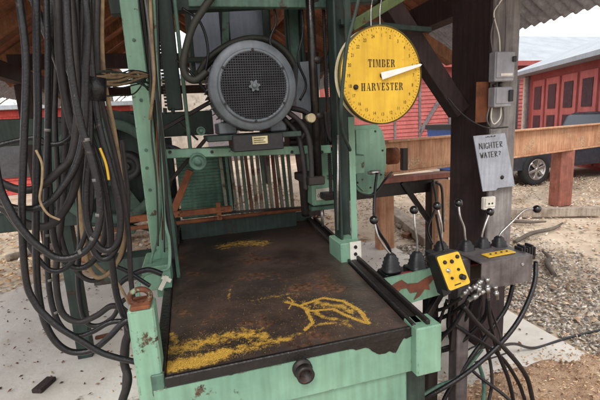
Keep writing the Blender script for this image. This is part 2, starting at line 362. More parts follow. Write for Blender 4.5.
# slab with a slightly irregular edge
ex = [(-5, .2), (2.38, .2), (2.40, 1.2), (2.39, 2.2), (2.41, 3.4), (2.38, 4.7), (1.2, 4.82), (-.2, 4.78), (-1.6, 4.86), (-5, 4.8)]
sl.prism([(x, y, -.08) for x, y in ex], (0, 0, .085)); struct('concrete_slab', sl, concrete)
hl = MB(); n = 40
for i in range(n+1):
    for j in range(7):
        x = -90+240*i/n; t = j/6; y = 60+45*t
        hl.v.append(Vector((x, y, -1 + t*(9+5*noise.noise(Vector((x*.03, 1, 0)))) + .5*noise.noise(Vector((x*.2, y*.2, 3))))))
for i in range(n):
    for j in range(6):
        a = i*7+j; hl.face((a, a+7, a+8, a+1), True)
struct('hillside', hl, hillm)

# ground litter -----------------------------------------------------------------
def scatter(name, n, region, cols, size, m, z=0., label='', cat='', dens=None, thin=.25, kind='stuff', up=.02):
    mb = MB(); k = 0; rnd = random.Random(hash(name) % 1000 if False else len(name)*7+n)
    while k < n:
        x = rnd.uniform(region[0], region[1]); y = rnd.uniform(region[2], region[3])
        if dens and rnd.random() > dens(x, y): continue
        k += 1
        Ln = size*rnd.uniform(.4, 1.5); w = Ln*rnd.uniform(thin*.6, thin*1.6); a = rnd.uniform(0, 6.28)
        tilt = rnd.uniform(-.5, .5); rl = rnd.uniform(-.4, .4)
        zz = z + (hgt(x, y) if z is None else 0) if z is not None else hgt(x, y)
        d = Vector((math.cos(a), math.sin(a), tilt)).normalized(); s_ = Vector((-math.sin(a), math.cos(a), rl)).normalized()
        c = Vector((x, y, zz + abs(tilt)*Ln*.5 + rnd.uniform(.001, up)*.5))
        col = rnd.choice(cols); f_ = rnd.uniform(.7, 1.15); col = tuple(v*f_ for v in lin(*col)[:3])
        o = len(mb.v)
        th = Vector((0, 0, min(.004, w*.3)))
        for p in (c-d*Ln/2-s_*w*.35, c+d*Ln*.1-s_*w/2, c+d*Ln/2+s_*w*.1, c-d*Ln*.1+s_*w/2): mb.v.append(p)
        mb.v.append(c+th*2)
        for i in range(4): mb.face((o+i, o+(i+1) % 4, o+4), False, col)
        mb.face((o+3, o+2, o+1, o), False, col)
    return tag(mb.build(name, m), label, cat, None, kind)
MOUND = (1.75, 1.15)
def hgt(x, y):
    d = math.hypot((x-1.9)/1.5, (y-.9)/1.02)
    return max(0, (1-d*d))*.07 + .002
# sawdust mound spilling over the slab front right
mo = MB(); nn = 46
for i in range(nn+1):
    for j in range(nn+1):
        x = .6+2.7*i/nn; y = -.1+2.0*j/nn
        mo.v.append(Vector((x, y, hgt(x, y)-.004 + (.014*noise.noise(Vector((x*9, y*9, 0)))+.01*noise.noise(Vector((x*30, y*30, 0))) if hgt(x, y) > .006 else -.03))))
for i in range(nn):
    for j in range(nn):
        a = i*(nn+1)+j; mo.face((a, a+nn+1, a+nn+2, a+1), True)
mo_m = mat('damp_sawdust', (188, 160, 134), (144, 114, 92), rough=.95, streak=0, scale=9, bump=.9, bscale=90, rust=.4, rustcol=(120, 88, 66), rustscale=18)
tag(mo.build('sawdust_mound', mo_m), 'brown mound of sawdust on the concrete under the looped hoses', 'sawdust', None, 'stuff')
browns = [(196, 156, 120), (166, 126, 94), (218, 188, 150), (128, 94, 72), (232, 212, 180)]
scatter('sawdust_chips', 8500, (.7, 3.2, .3, 2.0), browns, .022, chipmat, None, 'loose wood chips strewn over the sawdust mound', 'wood chips',
        lambda x, y: 1. if hgt(x, y) > .006 else max(.012 if y > 1.0 else 0, .55*(1-(math.hypot((x-1.9)/1.5, (y-.9)/1.02)-.97)/.22)))
scatter('leaf_litter', 17000, (2.45, 9, 1.0, 9.0), [(216, 202, 184), (196, 170, 146), (168, 138, 116), (232, 222, 208), (136, 118, 104), (210, 182, 150)], .046, chipmat, -.005,
        'dry brown leaves and straw covering the dirt yard on the right', 'leaf litter', lambda x, y: .35+.65*(noise.noise(Vector((x*.8, y*.8, 5))) > -.15), thin=.45, up=.05)
scatter('gravel', 9000, (2.42, 4.6, 1.2, 4.4), [(200, 192, 184), (166, 158, 150), (216, 210, 202), (122, 114, 108)], .026, chipmat, -.004,
        'grey gravel strip beside the right edge of the concrete slab', 'gravel', lambda x, y: max(0, 1-(x-2.42)/1.9), thin=.8, up=.02)
scatter('wood_shavings', 8000, (-6, 2.3, 4.7, 11), [(214, 178, 134), (190, 146, 100), (226, 206, 174), (150, 112, 80), (232, 222, 206)], .075, chipmat, -.004,
        'pale wood shavings and bark littering the ground behind the saw', 'wood shavings', None, thin=.4, up=.04)
scatter('slab_debris', 1100, (-2.6, 2.3, 1.7, 4.7), [(120, 84, 66), (150, 116, 92), (88, 66, 58), (186, 160, 130)], .024, chipmat, .007,
        'scattered bark crumbs lying on the pale concrete slab', 'debris', lambda x, y: .5+.5*(noise.noise(Vector((x*1.5, y*1.5, 2))) > .0), thin=.5, up=.008)

# timbers on the ground
def log_bar(name, p, q, w, h, label, cat, m=timber, group=None):
    mb = MB().bar(p, q, w, h, bev=.006); return tag(mb.build(name, m), label, cat, group)
a = PZ(390, 210, .06); b = PZ(432, 243, .06)
log_bar('timber_sleeper', a, b, .2, .12, 'long pale grey timber lying on the dirt behind the valve levers', 'timber')
log_bar('timber_board', PZ(398, 226, .03), PZ(440, 218, .03), .15, .05, 'short weathered board lying across the dirt beneath the brown steel flange', 'board')
log_bar('timber_board', PZ(404, 236, .03), PZ(426, 226, .05), .09, .05, 'split brown board leaning on the grey timber', 'board', rafterwood)
log_bar('bark_slab', PZ(36, 392, .02), PZ(52, 378, .02), .07, .03, 'dark piece of bark on the concrete at the lower left', 'bark', wooddark)
log_bar('bark_slab', PZ(95, 338, .015), PZ(112, 334, .015), .04, .02, 'reddish splinter on the concrete beneath the lowest hose loop', 'bark', rusty)
rl = random.Random(5)
for k, (px, py, L_, an, lab) in enumerate([(60, 246, 1.3, .5, 'long pale slab-wood offcut crossing the shavings at far left'), (100, 240, .9, -.4, 'short offcut lying crosswise by the green wheel'),
        (128, 236, 1.1, .2, 'bark-edged offcut beneath the green girder'), (80, 258, .8, -.8, 'split brown offcut nearest the concrete edge'),
        (540, 232, 1.2, .3, 'thin grey branch on the leaf litter at far right'), (515, 222, .8, -.5, 'broken brown branch on the leaves below the metal sign'),
        (548, 262, .7, .9, 'short stick on the gravel at the right edge')]):
    c = PZ(px, py, .04); d = Vector((math.cos(an), math.sin(an), .02))*L_/2
    mb = MB().tube([c-d, c-d*.3+Vector((0, .03, .01)), c+d*.4+Vector((.02, -.03, 0)), c+d], [.022, .028, .024, .012] if k > 3 else [.05, .055, .05, .045], 7)
    tag(mb.build('branch' if k > 3 else 'wood_offcut', bark if k > 3 else rafterwood if k % 2 else timber), lab, 'branch' if k > 3 else 'wood offcut')

# ================================================================== SHED (roof over the saw)
RX, EZ, PITCH, Y0, Y1 = 3.0, 2.42, math.radians(34), .35, 12.
RIDGE = EZ + RX*math.tan(PITCH)
shed = thing('open_shed', (0, Y0, 0), 'open timber shed roofed with corrugated metal sheltering the green saw', 'shed')
def corr(x0, z0, x1, z1, y0, y1, per=.1, amp=.016):
    mb = MB(); ny = int((y1-y0)/per*6); cols = 5
    nx, nz = -(z1-z0), (x1-x0); l = math.hypot(nx, nz); nx /= l; nz /= l
    for i in range(ny+1):
        y = y0+(y1-y0)*i/ny; h = amp*math.sin(2*math.pi*(y-y0)/per)
        for j in range(cols+1):
            t = j/cols; mb.v.append(Vector((x0+(x1-x0)*t+nx*h, y, z0+(z1-z0)*t+nz*h)))
    for i in range(ny):
        for j in range(cols):
            a = i*(cols+1)+j; mb.face((a, a+1, a+cols+2, a+cols+1), True)
    return mb
for s in (-1, 1):
    corr(s*(RX+.1), EZ-.07, 0, RIDGE+.0, Y0, Y1).build('roof_sheet', galv, shed)
    bd = MB(); y = Y0+.1; rb = random.Random(9+s)
    tx = Vector((-s*math.cos(PITCH), 0, math.sin(PITCH)))
    nb = Vector((s*math.sin(PITCH), 0, math.cos(PITCH)))
    while y < Y1-.1:
        w = rb.uniform(.13, .19); Lt = (RX-.35)/math.cos(PITCH)
        p = Vector((s*(RX-.35), y+w/2, EZ+.35*math.tan(PITCH)-.045)); q = p+tx*Lt*.985
        k_ = rb.uniform(.55, 1.25)
        bd.bar(p, q, w, .018, up=nb, bev=.001, col=(k_, k_*rb.uniform(.9, 1.02), k_*rb.uniform(.85, 1)))
        y += w + rb.choice([.004, .006, .018])
    bd.build('roof_boards', roofwood, shed)
    y = Y0+.2
    while y < Y1:
        p = Vector((s*(RX-.3), y, EZ+.3*math.tan(PITCH)-.13)); q = Vector((s*.05, y, RIDGE-.17))
        MB().bar(p, q, .06, .14, up=nb).build('rafter', rafterwood, shed); y += .9
    MB().bar((s*2.06, Y0, 2.42), (s*2.06, Y1, 2.42), .14, .2).build('wall_plate', wooddark, shed)
    for x in (.75, 1.5):
        z = RIDGE - x*math.tan(PITCH) - .26
        MB().bar((s*x, Y0, z), (s*x, Y1, z), .08, .12).build('purlin', rafterwood, shed)
for y in (2.3, 6.5, 11):
    MB().bar((-2.2, y, 2.62), (2.2, y, 2.62), .1, .2, bev=.004).build('tie_beam', wooddark, shed)
MB().bar((0, Y0, RIDGE-.12), (0, Y1, RIDGE-.12), .06, .2).build('ridge_board', rafterwood, shed)
PILY = 2.1
pl_, pr_ = PY(487, 150, PILY).x, PY(512, 150, PILY).x
post = MB().box((pl_, PILY, 0), (pr_, PILY+.37, 2.33), bev=.008).build('pillar', wooddark, shed)
tag(post, 'dark brown side of the near pillar')
gb = MB().box((pl_+.004, PILY-.022, .62), (pr_-.002, PILY-.002, 2.33), bev=.003).build('facing_board', woodgrey, post)
for x, y in ((-2.06, 6.5), (2.06, 6.5), (-2.06, 11), (2.06, 11)):
    MB().box((x-.1, y-.1, 0), (x+.1, y+.1, 2.32), bev=.006).build('pillar', wooddark, shed)
# brace from the pillar up to the tie beam
MB().bar(PY(459, 112, PILY+.2), PY(372, -20, PILY+.2)+Vector((0, 0, .0)), .11, .10, up=(0, 1, 0)).build('brace', wooddark, shed)
MB().bar(PY(452, 60, PILY+1.2), PY(395, 22, PILY+1.2), .1, .1, up=(0, 1, 0)).build('brace', rafterwood, shed)

# ================================================================== BUILDINGS
def clap(mb, p, q, z0, z1, out, step=.14):
    """lapped horizontal boards from p to q"""
    p = Vector(p); q = Vector(q); out = Vector(out); z = z0
    while z < z1:
        zt = min(z+step, z1); o = len(mb.v)
        for a_, off, zz in ((p, .03, z), (q, .03, z), (q, .0, zt), (p, .0, zt), (q, 0, z), (p, 0, z)):
            mb.v.append(Vector((a_.x, a_.y, zz))+out*off)
        mb.face((o, o+1, o+2, o+3)); mb.face((o+5, o+4, o+1, o)); z = zt
    return mb
def barn(loc, label): return thing('barn', loc, label, 'barn')
# far red barn behind dial and pillar
BY = 14.
xl, xr = PY(372, 90, BY).x, PY(535, 90, BY).x+9.0
ez = PY(512, 66, BY).z
b1 = barn(((xl+xr)/2, BY, 0), 'long red clapboard barn behind the yellow dial')
w = MB(); clap(w, (xl, BY, 0), (xr, BY, 0), 0, ez, (0, -1, 0), .15); w.box((xl, BY+.005, 0), (xr, BY+7, ez), bev=0); w.build('wall', barnred, b1)
rf = MB().prism([(xl-.4, BY-.5, ez-.02), (xl-.4, BY+3.5, ez+1.75), (xl-.4, BY+7.5, ez-.02), (xl-.4, BY+7.5, ez+.1), (xl-.4, BY+3.5, ez+1.9), (xl-.4, BY-.5, ez+.1)], (xr-xl+.8, 0, 0)); rf.build('roof', roofgrey, b1)
MB().box((xl-.4, BY-.56, ez-.06), (xr+.4, BY-.505, ez+.12), bev=0).build('fascia', barnred2, b1)
def px_x(px, Y, py=100): return PY(px, py, Y).x
for (a_, b_) in ((393, 395), (509, 511), (418, 420)):
    MB().box((px_x(a_, BY), BY-.08, .2), (px_x(b_, BY), BY-.035, ez-.1), bev=0).build('trim_board', greytrim, b1)
MB().bar((px_x(419, BY), BY-.06, 1.0), (px_x(448, BY), BY-.06, 2.8), .14, .04, up=(0, 1, 0), bev=0).build('door_brace', greytrim, b1)
MB().box((px_x(448, BY), BY-.08, .2), (px_x(450, BY), BY-.035, 2.9), bev=0).build('trim_board', greytrim, b1)
MB().box((px_x(511.5, BY), BY-.09, .3), (px_x(517, BY), BY-.04, ez-.5), bev=0).build('door_opening', glass, b1)
# nearer red building, right
Fp = PY(524, 100, 12.); dirv = Vector((-.373, -.928, 0)); Fz = PY(524, 77, 12.).z
b2 = barn((Fp.x, Fp.y, 0), 'red garage with a row of windowed doors and hipped grey roof at right edge')
Np = Fp + dirv*8.5; outv = Vector((-.928, .373, 0))
Fp0 = Vector((Fp.x, Fp.y, 0)); Np0 = Vector((Np.x, Np.y, 0)); inn = -outv*6
w = MB().prism([Fp0, Np0, Np0+inn, Fp0+inn], (0, 0, Fz)); w.build('wall', barnred2, b2)
e = .55; rz = Vector((0, 0, Fz)); cc = [Fp0-dirv*e+outv*e, Np0+dirv*e+outv*e, Np0+dirv*e+inn-outv*e, Fp0-dirv*e+inn-outv*e]
rm = MB(); o = len(rm.v)
for p in cc: rm.v.append(p+rz)
for p in cc: rm.v.append(p+rz+Vector((0, 0, .12)))
apA = Fp0+inn*.5+dirv*3+Vector((0, 0, Fz+1.5)); apB = Np0+inn*.5-dirv*3+Vector((0, 0, Fz+1.5)); rm.v += [apA, apB]
for f_ in ((3, 2, 1, 0), (0, 1, 5, 4), (1, 2, 6, 5), (2, 3, 7, 6), (3, 0, 4, 7), (4, 5, 9, 8), (5, 6, 9), (6, 7, 8, 9), (7, 4, 8)): rm.face(f_)
rm.build('roof', roofgrey, b2)
def wallpt(t, z, out=0.): return Fp0 + dirv*t + outv*out + Vector((0, 0, z))
def wallbox(t0, t1, z0, z1, d, name, m, par):
    return MB().prism([wallpt(t0, z0, .003), wallpt(t1, z0, .003), wallpt(t1, z1, .003), wallpt(t0, z1, .003)], outv*d).build(name, m, par)
wallbox(.02, .16, 0, Fz-.03, .06, 'corner_board', white, b2)
wallbox(.3, .42, 0, Fz-.03, .06, 'downpipe', greytrim, b2)
t = .75
for k in range(8):
    dr = wallbox(t, t+.78, .1, Fz-.22, .04, 'door', barnred, b2)
    for (z0, z1) in ((Fz-1.15, Fz-.42), (Fz-2.1, Fz-1.35)):
        wn = MB().prism([wallpt(t+.16, z0, .047), wallpt(t+.62, z0, .047), wallpt(t+.62, z1, .047), wallpt(t+.16, z1, .047)], outv*.015).build('pane', glass, dr)
    t += .92
# low red shed, left
Y3 = 13.5; lz = PY(115, 106, Y3).z
b3 = barn((-5, Y3, 0), 'low red shed seen between the hanging hoses at far left')
w = MB(); clap(w, (-12, Y3, 0), (px_x(129, Y3), Y3, 0), 0, lz, (0, -1, 0)); w.box((-12, Y3+.005, 0), (px_x(129, Y3), Y3+4, lz), bev=0); w.build('wall', mat('bright_red_boards', (196, 84, 76), (168, 64, 60), rough=.8, streak=.2), b3)
MB().box((-12.3, Y3-.3, lz), (px_x(129, Y3)+.2, Y3+4.3, lz+.12), bev=0).build('roof', roofgrey, b3)
for x in (-8.2, -5.3): MB().box((x, Y3-.06, .5), (x+.9, Y3-.035, 1.5), bev=0).build('window', glass, b3)
# pale rendered building straight behind
b4 = thing('storage_building', (1.5, 20, 0), 'pale rough-rendered low building seen through the middle of the saw frame', 'building')
MB().box((-1.8, 20, 0), (8.2, 26, 3.9), bev=.02).build('wall', blockwall, b4)
MB().box((-2.1, 19.7, 3.9), (8.5, 26.3, 4.1), bev=.01).build('roof', roofgrey, b4)
for x in (1.0, 4.2): MB().box((x, 19.93, .1), (x+1.5, 19.99, 2.5), bev=0).build('door', greytrim, b4)
# bare trees on the hill
def tree(x, y, h, label):
    t = thing('bare_tree', (x, y, 0), label, 'tree', None)
    rt = random.Random(int(x*7+y)); tr = MB(); cr = MB()
    tr.tube([(x, y, 0), (x+.1, y, h*.4), (x-.1, y, h*.8), (x, y, h)], [.28, .2, .09, .03], 7); tr.build('trunk', bark, t)
    def br(p, d, L_, r, dep):
        q = p + d*L_; cr.tube([p, (p+q)/2+Vector((rt.uniform(-.1, .1), 0, .1))*L_*.3, q], [r, r*.8, r*.5], 4, cap=False)
        if dep:
            for _ in range(4):
                nd = (d + Vector((rt.uniform(-1, 1), rt.uniform(-1, 1), rt.uniform(-.2, .8)))*.8).normalized(); br(p+(q-p)*rt.uniform(.4, 1), nd, L_*.6, r*.5, dep-1)
    for k in range(11):
        z = h*(.3+.06*k); a_ = rt.uniform(0, 6.28); br(Vector((x, y, z)), Vector((math.cos(a_), math.sin(a_), .7)).normalized(), h*.26, .06, 2)
    cr.build('crown', bark, t)
for x, y, h, l in ((-16, 42, 8, 'leftmost bare tree on the slope behind the low red shed'), (-7, 46, 9.5, 'tall bare tree behind the low red shed roof'), (1, 44, 8.5, 'bare tree behind the pale building, left of its middle'),
                   (13, 47, 9, 'bare tree behind the pale building at its right end'), (38, 50, 9, 'bare tree rising behind the two red barns')): tree(x, y, h, l)

# ================================================================== RUSTY STEEL BEAM RACK
A = PY(384, 158, 4.3); B = PY(566, 142, 5.2); A.z = 1.15; B.z = 1.13
dv = (B-A).normalized(); B = B+dv*1.6; nv = dv.cross(Vector((0, 0, 1))).normalized()
rack = thing('steel_beam', (A.x, A.y, 0), 'long orange rusty I-beam standing across the yard on steel legs', 'steel beam')
wb = MB().bar(A, B, .02, .36); wb.build('web', orange_rust, rack)
for z, nm in ((.19, 'top_flange'), (-.19, 'bottom_flange')):
    MB().bar(A+Vector((0, 0, z)), B+Vector((0, 0, z)), .17, .022).build(nm, orange_rust, rack)
for k in range(6):
    c = A + dv*(.35+.75*k); MB().bar(c-nv*.011-nv*.0+Vector((0, 0, -.17)), c-nv*.011+Vector((0, 0, .17)), .012, .14, up=dv).build('stiffener', orange_rust, rack)
# lower brown flange frame at its left end
q1 = PY(384, 168, 3.6); q2 = PY(440, 176, 3.6); q1.z = q2.z = 1.0
fr = MB().bar(q1-Vector((.5, 0, 0)), q2+Vector((.12, 0, 0)), .16, .05); fr.build('cross_flange', brownpaint, rack)
MB().bar(q1+Vector((-.5, .02, -.1)), q2+Vector((.1, .02, -.1)), .05, .14).build('cross_web', darksteel, rack)
MB().lathe(PY(392, 156, 3.7), (1, 0, 0), [(-.05, .05), (-.05, .085), (.05, .085), (.05, .05)], 16).build('pulley', rusty, rack)
MB().bar(PY(404, 148, 3.75), PY(404, 170, 3.75), .06, .06).build('stop_post', darksteel, rack)
def leg(px, pyb, Y, w, d, top, m):
    p = PY(px, pyb, Y); MB().box((p.x-w/2, Y-d/2, 0), (p.x+w/2, Y+d/2, top), bev=.004).build('leg', m, rack)
leg(384, 200, 4.4, .2, .14, .94, orange_rust)
leg(441, 220, 3.4, .14, .1, .98, orange_rust)
leg(430, 205, 3.6, .05, .1, .93, darksteel)
pp = PZ(560, 205, 0); MB().box((pp.x-.15, pp.y-.1, 0), (pp.x+.13, pp.y+.1, .93), bev=.006).build('leg', brownpaint, rack)
MB().bar(PY(402, 182, 3.6), PY(432, 225, 3.55), .05, .05).build('diagonal_strut', darksteel, rack)
tag(MB().tube([PY(433, 180, 3.3), PY(436, 205, 3.25), PY(428, 228, 3.2), PY(432, 244, 3.0)], .012).tube([PY(436, 182, 3.3), PY(442, 190, 3.28), PY(443, 232, 3.2)], .012).build('rack_hose', rubber), 'thin black hose hanging from the brown steel flange behind the levers', 'hose')
tag(MB().bar(PZ(500, 213, .08), PZ(600, 211, .08), .12, .12).build('ground_rail', timber), 'pale timber rail lying across the leaves beneath the rusty beam', 'rail')

# ================================================================== CAR
cy = 6.9; wx = PY(537, 172, cy).x; r = .35
bi = thing('skip_bin', (PY(437, 130, 9.).x, 9., 0), 'blue metal bin with a dark rim standing beyond the rusty beam', 'bin')
bl_, br_ = PY(427, 130, 10.4).x, PY(458, 130, 9.).x; bt_ = PY(437, 131, 9.).z
MB().prism([(bl_+.15, 9., .1), (br_+.4, 9., .1), (br_+.6, 9., bt_), (bl_, 9., bt_)], (0, 1.4, 0)).build('tub', carblue, bi)
MB().box((bl_-.04, 8.96, bt_), (br_+.64, 10.44, bt_+.14), bev=.01).build('rim', blk, bi)
for q_ in (.2, .55, .9): MB().box((bl_+q_*(br_-bl_), 8.95, .3), (bl_+q_*(br_-bl_)+.06, 8.995, bt_-.02), bev=.005).build('rib', carblue, bi)
for q_ in (.3, .9): MB().box((bl_+q_, 9.1, 0), (bl_+q_+.1, 10.2, .1), bev=.005).build('skid', darksteel, bi)
car = thing('parked_pickup', (wx+1.3, cy, 0), 'dark grey pickup beyond the rusty beam with one chrome-spoked wheel showing', 'pickup')
def carprof(y):
    pts = [(.85, .35), (.92, .55), (.92, .8), (.9, .97), (-1.2, .97), (-2.38, .98), (-2.5, 1.42), (-2.7, 1.5), (-3.6, 1.5), (-4.25, 1.06), (-5.2, .96), (-5.35, .5), (-5.2, .32)]
    return [Vector((wx-a_, y, z)) for a_, z in pts]
cb = MB(); p0 = carprof(cy+.06); n = len(p0); ys = [(cy+.04, .0), (cy+.1, .0), (cy+1.6, .0), (cy+1.66, 0)]
for k, (yy, _) in enumerate(ys):
    for p in p0:
        inset = .1 if p.z > 1.05 and k < 2 else (-.1 if p.z > 1.05 else 0)
        c_ = Vector((wx+2.2, 0, .7)); sc_ = .97 if k in (0, 3) else 1
        cb.v.append(Vector((c_.x+(p.x-c_.x)*sc_, yy+inset, c_.z+(p.z-c_.z)*sc_)))
for k in range(3):
    for i in range(n): cb.face((k*n+i, k*n+(i+1) % n, (k+1)*n+(i+1) % n, (k+1)*n+i), True)
cb.face(list(range(n))[::-1]); cb.face([3*n+i for i in range(n)])
cb.build('body', mat('grey_car_paint', (70, 76, 84), (60, 66, 74), rough=.25, metal=.4, streak=0, bump=0), car)
MB().prism([(wx+2.55, cy+.12, 1.04), (wx+2.6, cy+.14, 1.4), (wx+3.2, cy+.14, 1.42), (wx+3.2, cy+.12, 1.04)], (0, -.03, 0)).build('side_window', glass, car)
MB().prism([(wx+3.27, cy+.12, 1.04), (wx+3.27, cy+.14, 1.42), (wx+3.55, cy+.14, 1.42), (wx+4.0, cy+.12, 1.1)], (0, -.03, 0)).build('side_window', glass, car)
MB().box((wx-.93, cy+.12, .72), (wx-.88, cy+.26, .92), bev=.01).build('tail_light', redlabel, car)
for X in (wx, wx+3.6):
    for yy, s in ((cy, -1), (cy+1.7, 1)):
        wh = MB().lathe((X, yy+.1*(-s)*-1*0, r), (0, s, 0), [(-.2, .2), (-.2, .33), (-.17, r), (-.03, r), (0, .33), (0, .235), (-.03, .225)], 28, cap1=False).build('wheel', tyre, car)
        rim = MB().lathe((X, yy, r), (0, s, 0), [(-.05, .06), (-.05, .2), (.004, .232), (.006, .22), (-.02, .2)], 28, cap0=True, cap1=False)
        for k in range(6):
            a_ = k*math.pi/3+.3; rim.bar((X+math.cos(a_)*.04, yy+s*-.005, r+math.sin(a_)*.04), (X+math.cos(a_)*.215, yy+s*-.01, r+math.sin(a_)*.215), .055, .03, up=(0, 1, 0), bev=.006)
        rim.lathe((X, yy, r), (0, s, 0), [(-.03, .05), (.012, .045), (.016, .02)], 12)
        rim.build('rim', silver, wh)

# ================================================================== THE SAW
saw = thing('sawmill', (.35, 2.0, 0), 'green industrial sawmill with a dark steel table, overhead frame and electric motor', 'sawmill')
TL, TR, TY0, TY1, TZ = -.14, .85, 1.2, 2.95, .85
# --- bed
DUST = [([PZ(*q, .85) for q in l_], w_, a_) for l_, w_, a_ in (
 ([(286, 302), (300, 306), (308, 303), (323, 298), (343, 301), (360, 311), (368, 323)], .011, 1.),
 ([(300, 306), (310, 311), (333, 309), (347, 316), (366, 323)], .010, .95),
 ([(305, 308), (313, 323), (305, 330)], .009, .9), ([(289, 309), (293, 301), (288, 297)], .005, .8),
 ([(318, 303), (340, 306), (352, 312)], .026, .66), ([(315, 312), (325, 318), (345, 321)], .022, .56), ([(310, 326), (335, 322), (350, 326)], .02, .5),
 ([(168, 367), (200, 361), (225, 353)], .045, .86), ([(225, 353), (255, 346), (285, 339)], .034, .62), ([(172, 350), (205, 342), (240, 334), (262, 336)], .06, .60), ([(280, 338), (310, 332)], .02, .45),
 ([(172, 334), (178, 345)], .02, .6), ([(228, 300), (230, 290)], .012, .5), ([(225, 246), (240, 243), (262, 243)], .10, .52), ([(255, 300), (300, 292)], .05, .35))]
bed = MB().box((TL+.004, TY0+.006, TZ-.014), (TR-.002, TY1, TZ), bev=.002)
top = thing('x', (0, 0, 0), '', '') if False else None
bedo = bpy.data.objects.new('table', None); C.objects.link(bedo); bedo.parent = saw; bedo.location = Vector((TL, TY0, TZ)) - wloc(saw)
# re-base: table is a real mesh part with sub-parts
bpy.data.objects.remove(bedo)
me_t = MB(); nx_, ny_ = 190, 330
def xright(y): return .715+(.845-.715)*(y-TY0)/(TY1-TY0)
XF, XK = .715, .845
for i in range(nx_+1):
    for j in range(ny_+1):
        y = TY0+.006+(TY1-TY0-.006)*j/ny_; x = TL+.004+(xright(y)-TL-.006)*i/nx_
        me_t.v.append(Vector((x, y, TZ + .0022*noise.noise(Vector((x*4, y*4, 0))))))
for i in range(nx_):
    for j in range(ny_): a = i*(ny_+1)+j; me_t.face((a, a+ny_+1, a+ny_+2, a+1), True)
def dustfield(x, y):
    d = 0
    for P, w_, a_ in DUST:
        best = 9
        for i in range(len(P)-1):
            ax, ay = P[i].x, P[i].y; bx, by = P[i+1].x-ax, P[i+1].y-ay; L2 = bx*bx+by*by
            t = max(0, min(1, ((x-ax)*bx+(y-ay)*by)/L2)); dd = math.hypot(x-ax-t*bx, y-ay-t*by); best = min(best, dd)
            if best < .001: break
        if best < w_*3: d = max(d, a_*math.exp(-(best/w_)**2))
    return d
def setbuild(mb, name, m, parent, origin):
    """part whose object origin sits at origin, so its texture starts there"""
    me = bpy.data.meshes.new(name); me.from_pydata([tuple(v-Vector(origin)) for v in mb.v], [], mb.f)
    for p, q in zip(me.polygons, mb.sm): p.use_smooth = q
    bmx = bmesh.new(); bmx.from_mesh(me); bmesh.ops.recalc_face_normals(bmx, faces=bmx.faces); bmx.to_mesh(me); bmx.free()
    me.materials.append(m); ob = bpy.data.objects.new(name, me); C.objects.link(ob)
    ob.parent = parent; ob.location = Vector(origin) - (wloc(parent) if parent else Vector()); return ob
table = None
table = setbuild(me_t, 'table_top', platem, saw, (TL, TY0, TZ))
ca = table.data.color_attributes.new('dust', 'FLOAT_COLOR', 'POINT')
for v in table.data.vertices:
    d_ = dustfield(v.co.x+TL, v.co.y+TY0); ca.data[v.index].color = (d_, d_, d_, 1)
MB().box((TL-.035, TY0-.0, TZ-.05), (TL+.002, TY1, TZ+.018), bev=.004).build('edge_rail', grease, table)
MB().bar((XF+.01, TY0-.014, TZ-.006), (XK+.01, TY1, TZ-.006), .016, .044).build('edge_rail', grease, table)
MB().bar((XF+.035, TY0-.004, TZ-.006), (XK+.035, TY1, TZ-.006), .030, .036).build('edge_rail', darksteel, table)
MB().bar((XF+.058, TY0-.03, TZ-.002), (XK+.058, TY1-.02, TZ-.002), .016, .065).build('edge_rail', darksteel, table)
MB().box((TL, TY0-.012, TZ-.03), (XF-.0, TY0+.004, TZ+.004), bev=.003).build('front_lip', grease, table)
MB().box((TL, TY1, TZ-.05), (TR+.04, TY1+.03, TZ+.07), bev=.004).build('back_plate', greend, table)
MB().box((TL-.02, TY1-.35, TZ+.03), (TL+.03, TY1-.0, TZ+.07), bev=.003).build('guide_rail', darksteel, table)
# --- cabinet
zb = PY(413, 370, TY0).z
cab = MB().box((TL-.04, TY0+.03, .06), (TR-.13, TY1-.05, TZ-.02), bev=.004).build('base_cabinet', green, saw)
fp = MB().box((TL-.04, TY0-.008, zb), (TR-.13, TY0+.026, TZ-.032), bev=.004).build('front_panel', green, saw)
MB().box((XF+.002, TY0-.045, zb), (XF+.105, TY0+.05, TZ+.012), bev=.005).build('end_box', green, saw)
MB().box((TR-.125, TY0+.06, .1), (TR-.03, TY1-.1, zb-.005), bev=.004).build('side_channel', greend, saw)
MB().bar((XF+.07, TY0+.06, TZ-.1), (XK+.05, TY1-.05, TZ-.1), .03, .12).build('side_rail', greenm, saw)
MB().box((TL-.036, TY0+.016, .1), (TR-.14, TY0+.028, zb-.008), bev=.004).build('lower_panel', green, saw)
MB().box((TL-.04, TY0-.007, TZ-.055), (TL-.001, TY0+.03, TZ+.016), bev=.003).build('rail_end', greenm, saw)
bl = PY(302, 368, TY0-.01)
pipe = MB().lathe(bl, (0, -1, 0), [(-.01, .034), (.012, .034), (.012, .024), (.022, .024), (.022, .030), (.048, .030), (.048, .022), (.02, .020), (.02, .001)], 24, cap1=False)
pipe.build('pipe_stub', darksteel, saw)
# grease runs: thin irregular sheet on the panel
def pan(px, py): p = PY(px, py, TY0-.0115); return p
edge = [(163, 381), (168, 384), (180, 382), (195, 380), (210, 376), (228, 373), (243, 370), (262, 365), (285, 361), (300, 357), (318, 354), (332, 352), (345, 347), (356, 350), (366, 347), (372, 350), (380, 355), (388, 352), (396, 353), (399, 346), (404, 338), (410, 337), (413, 334)]
gp = [pan(*p) for p in edge]; zt = TZ-.028
pts = gp + [Vector((gp[-1].x, gp[-1].y, zt)), Vector((gp[0].x, gp[0].y, zt))]
jit = []
for i, p in enumerate(gp[:-1]):
    q = gp[i+1]
    for k in range(5):
        t = k/5; v = p.lerp(q, t); v.z += .010*noise.noise(Vector((v.x*55, 0, 4))) - .012*max(0, noise.noise(Vector((v.x*24, 0, 9)))); v.z = min(v.z, zt-.003); jit.append(v)
jit.append(gp[-1])
gm = MB(); 
for v in jit:
    gm.v.append(v); gm.v.append(Vector((v.x, v.y, zt)))
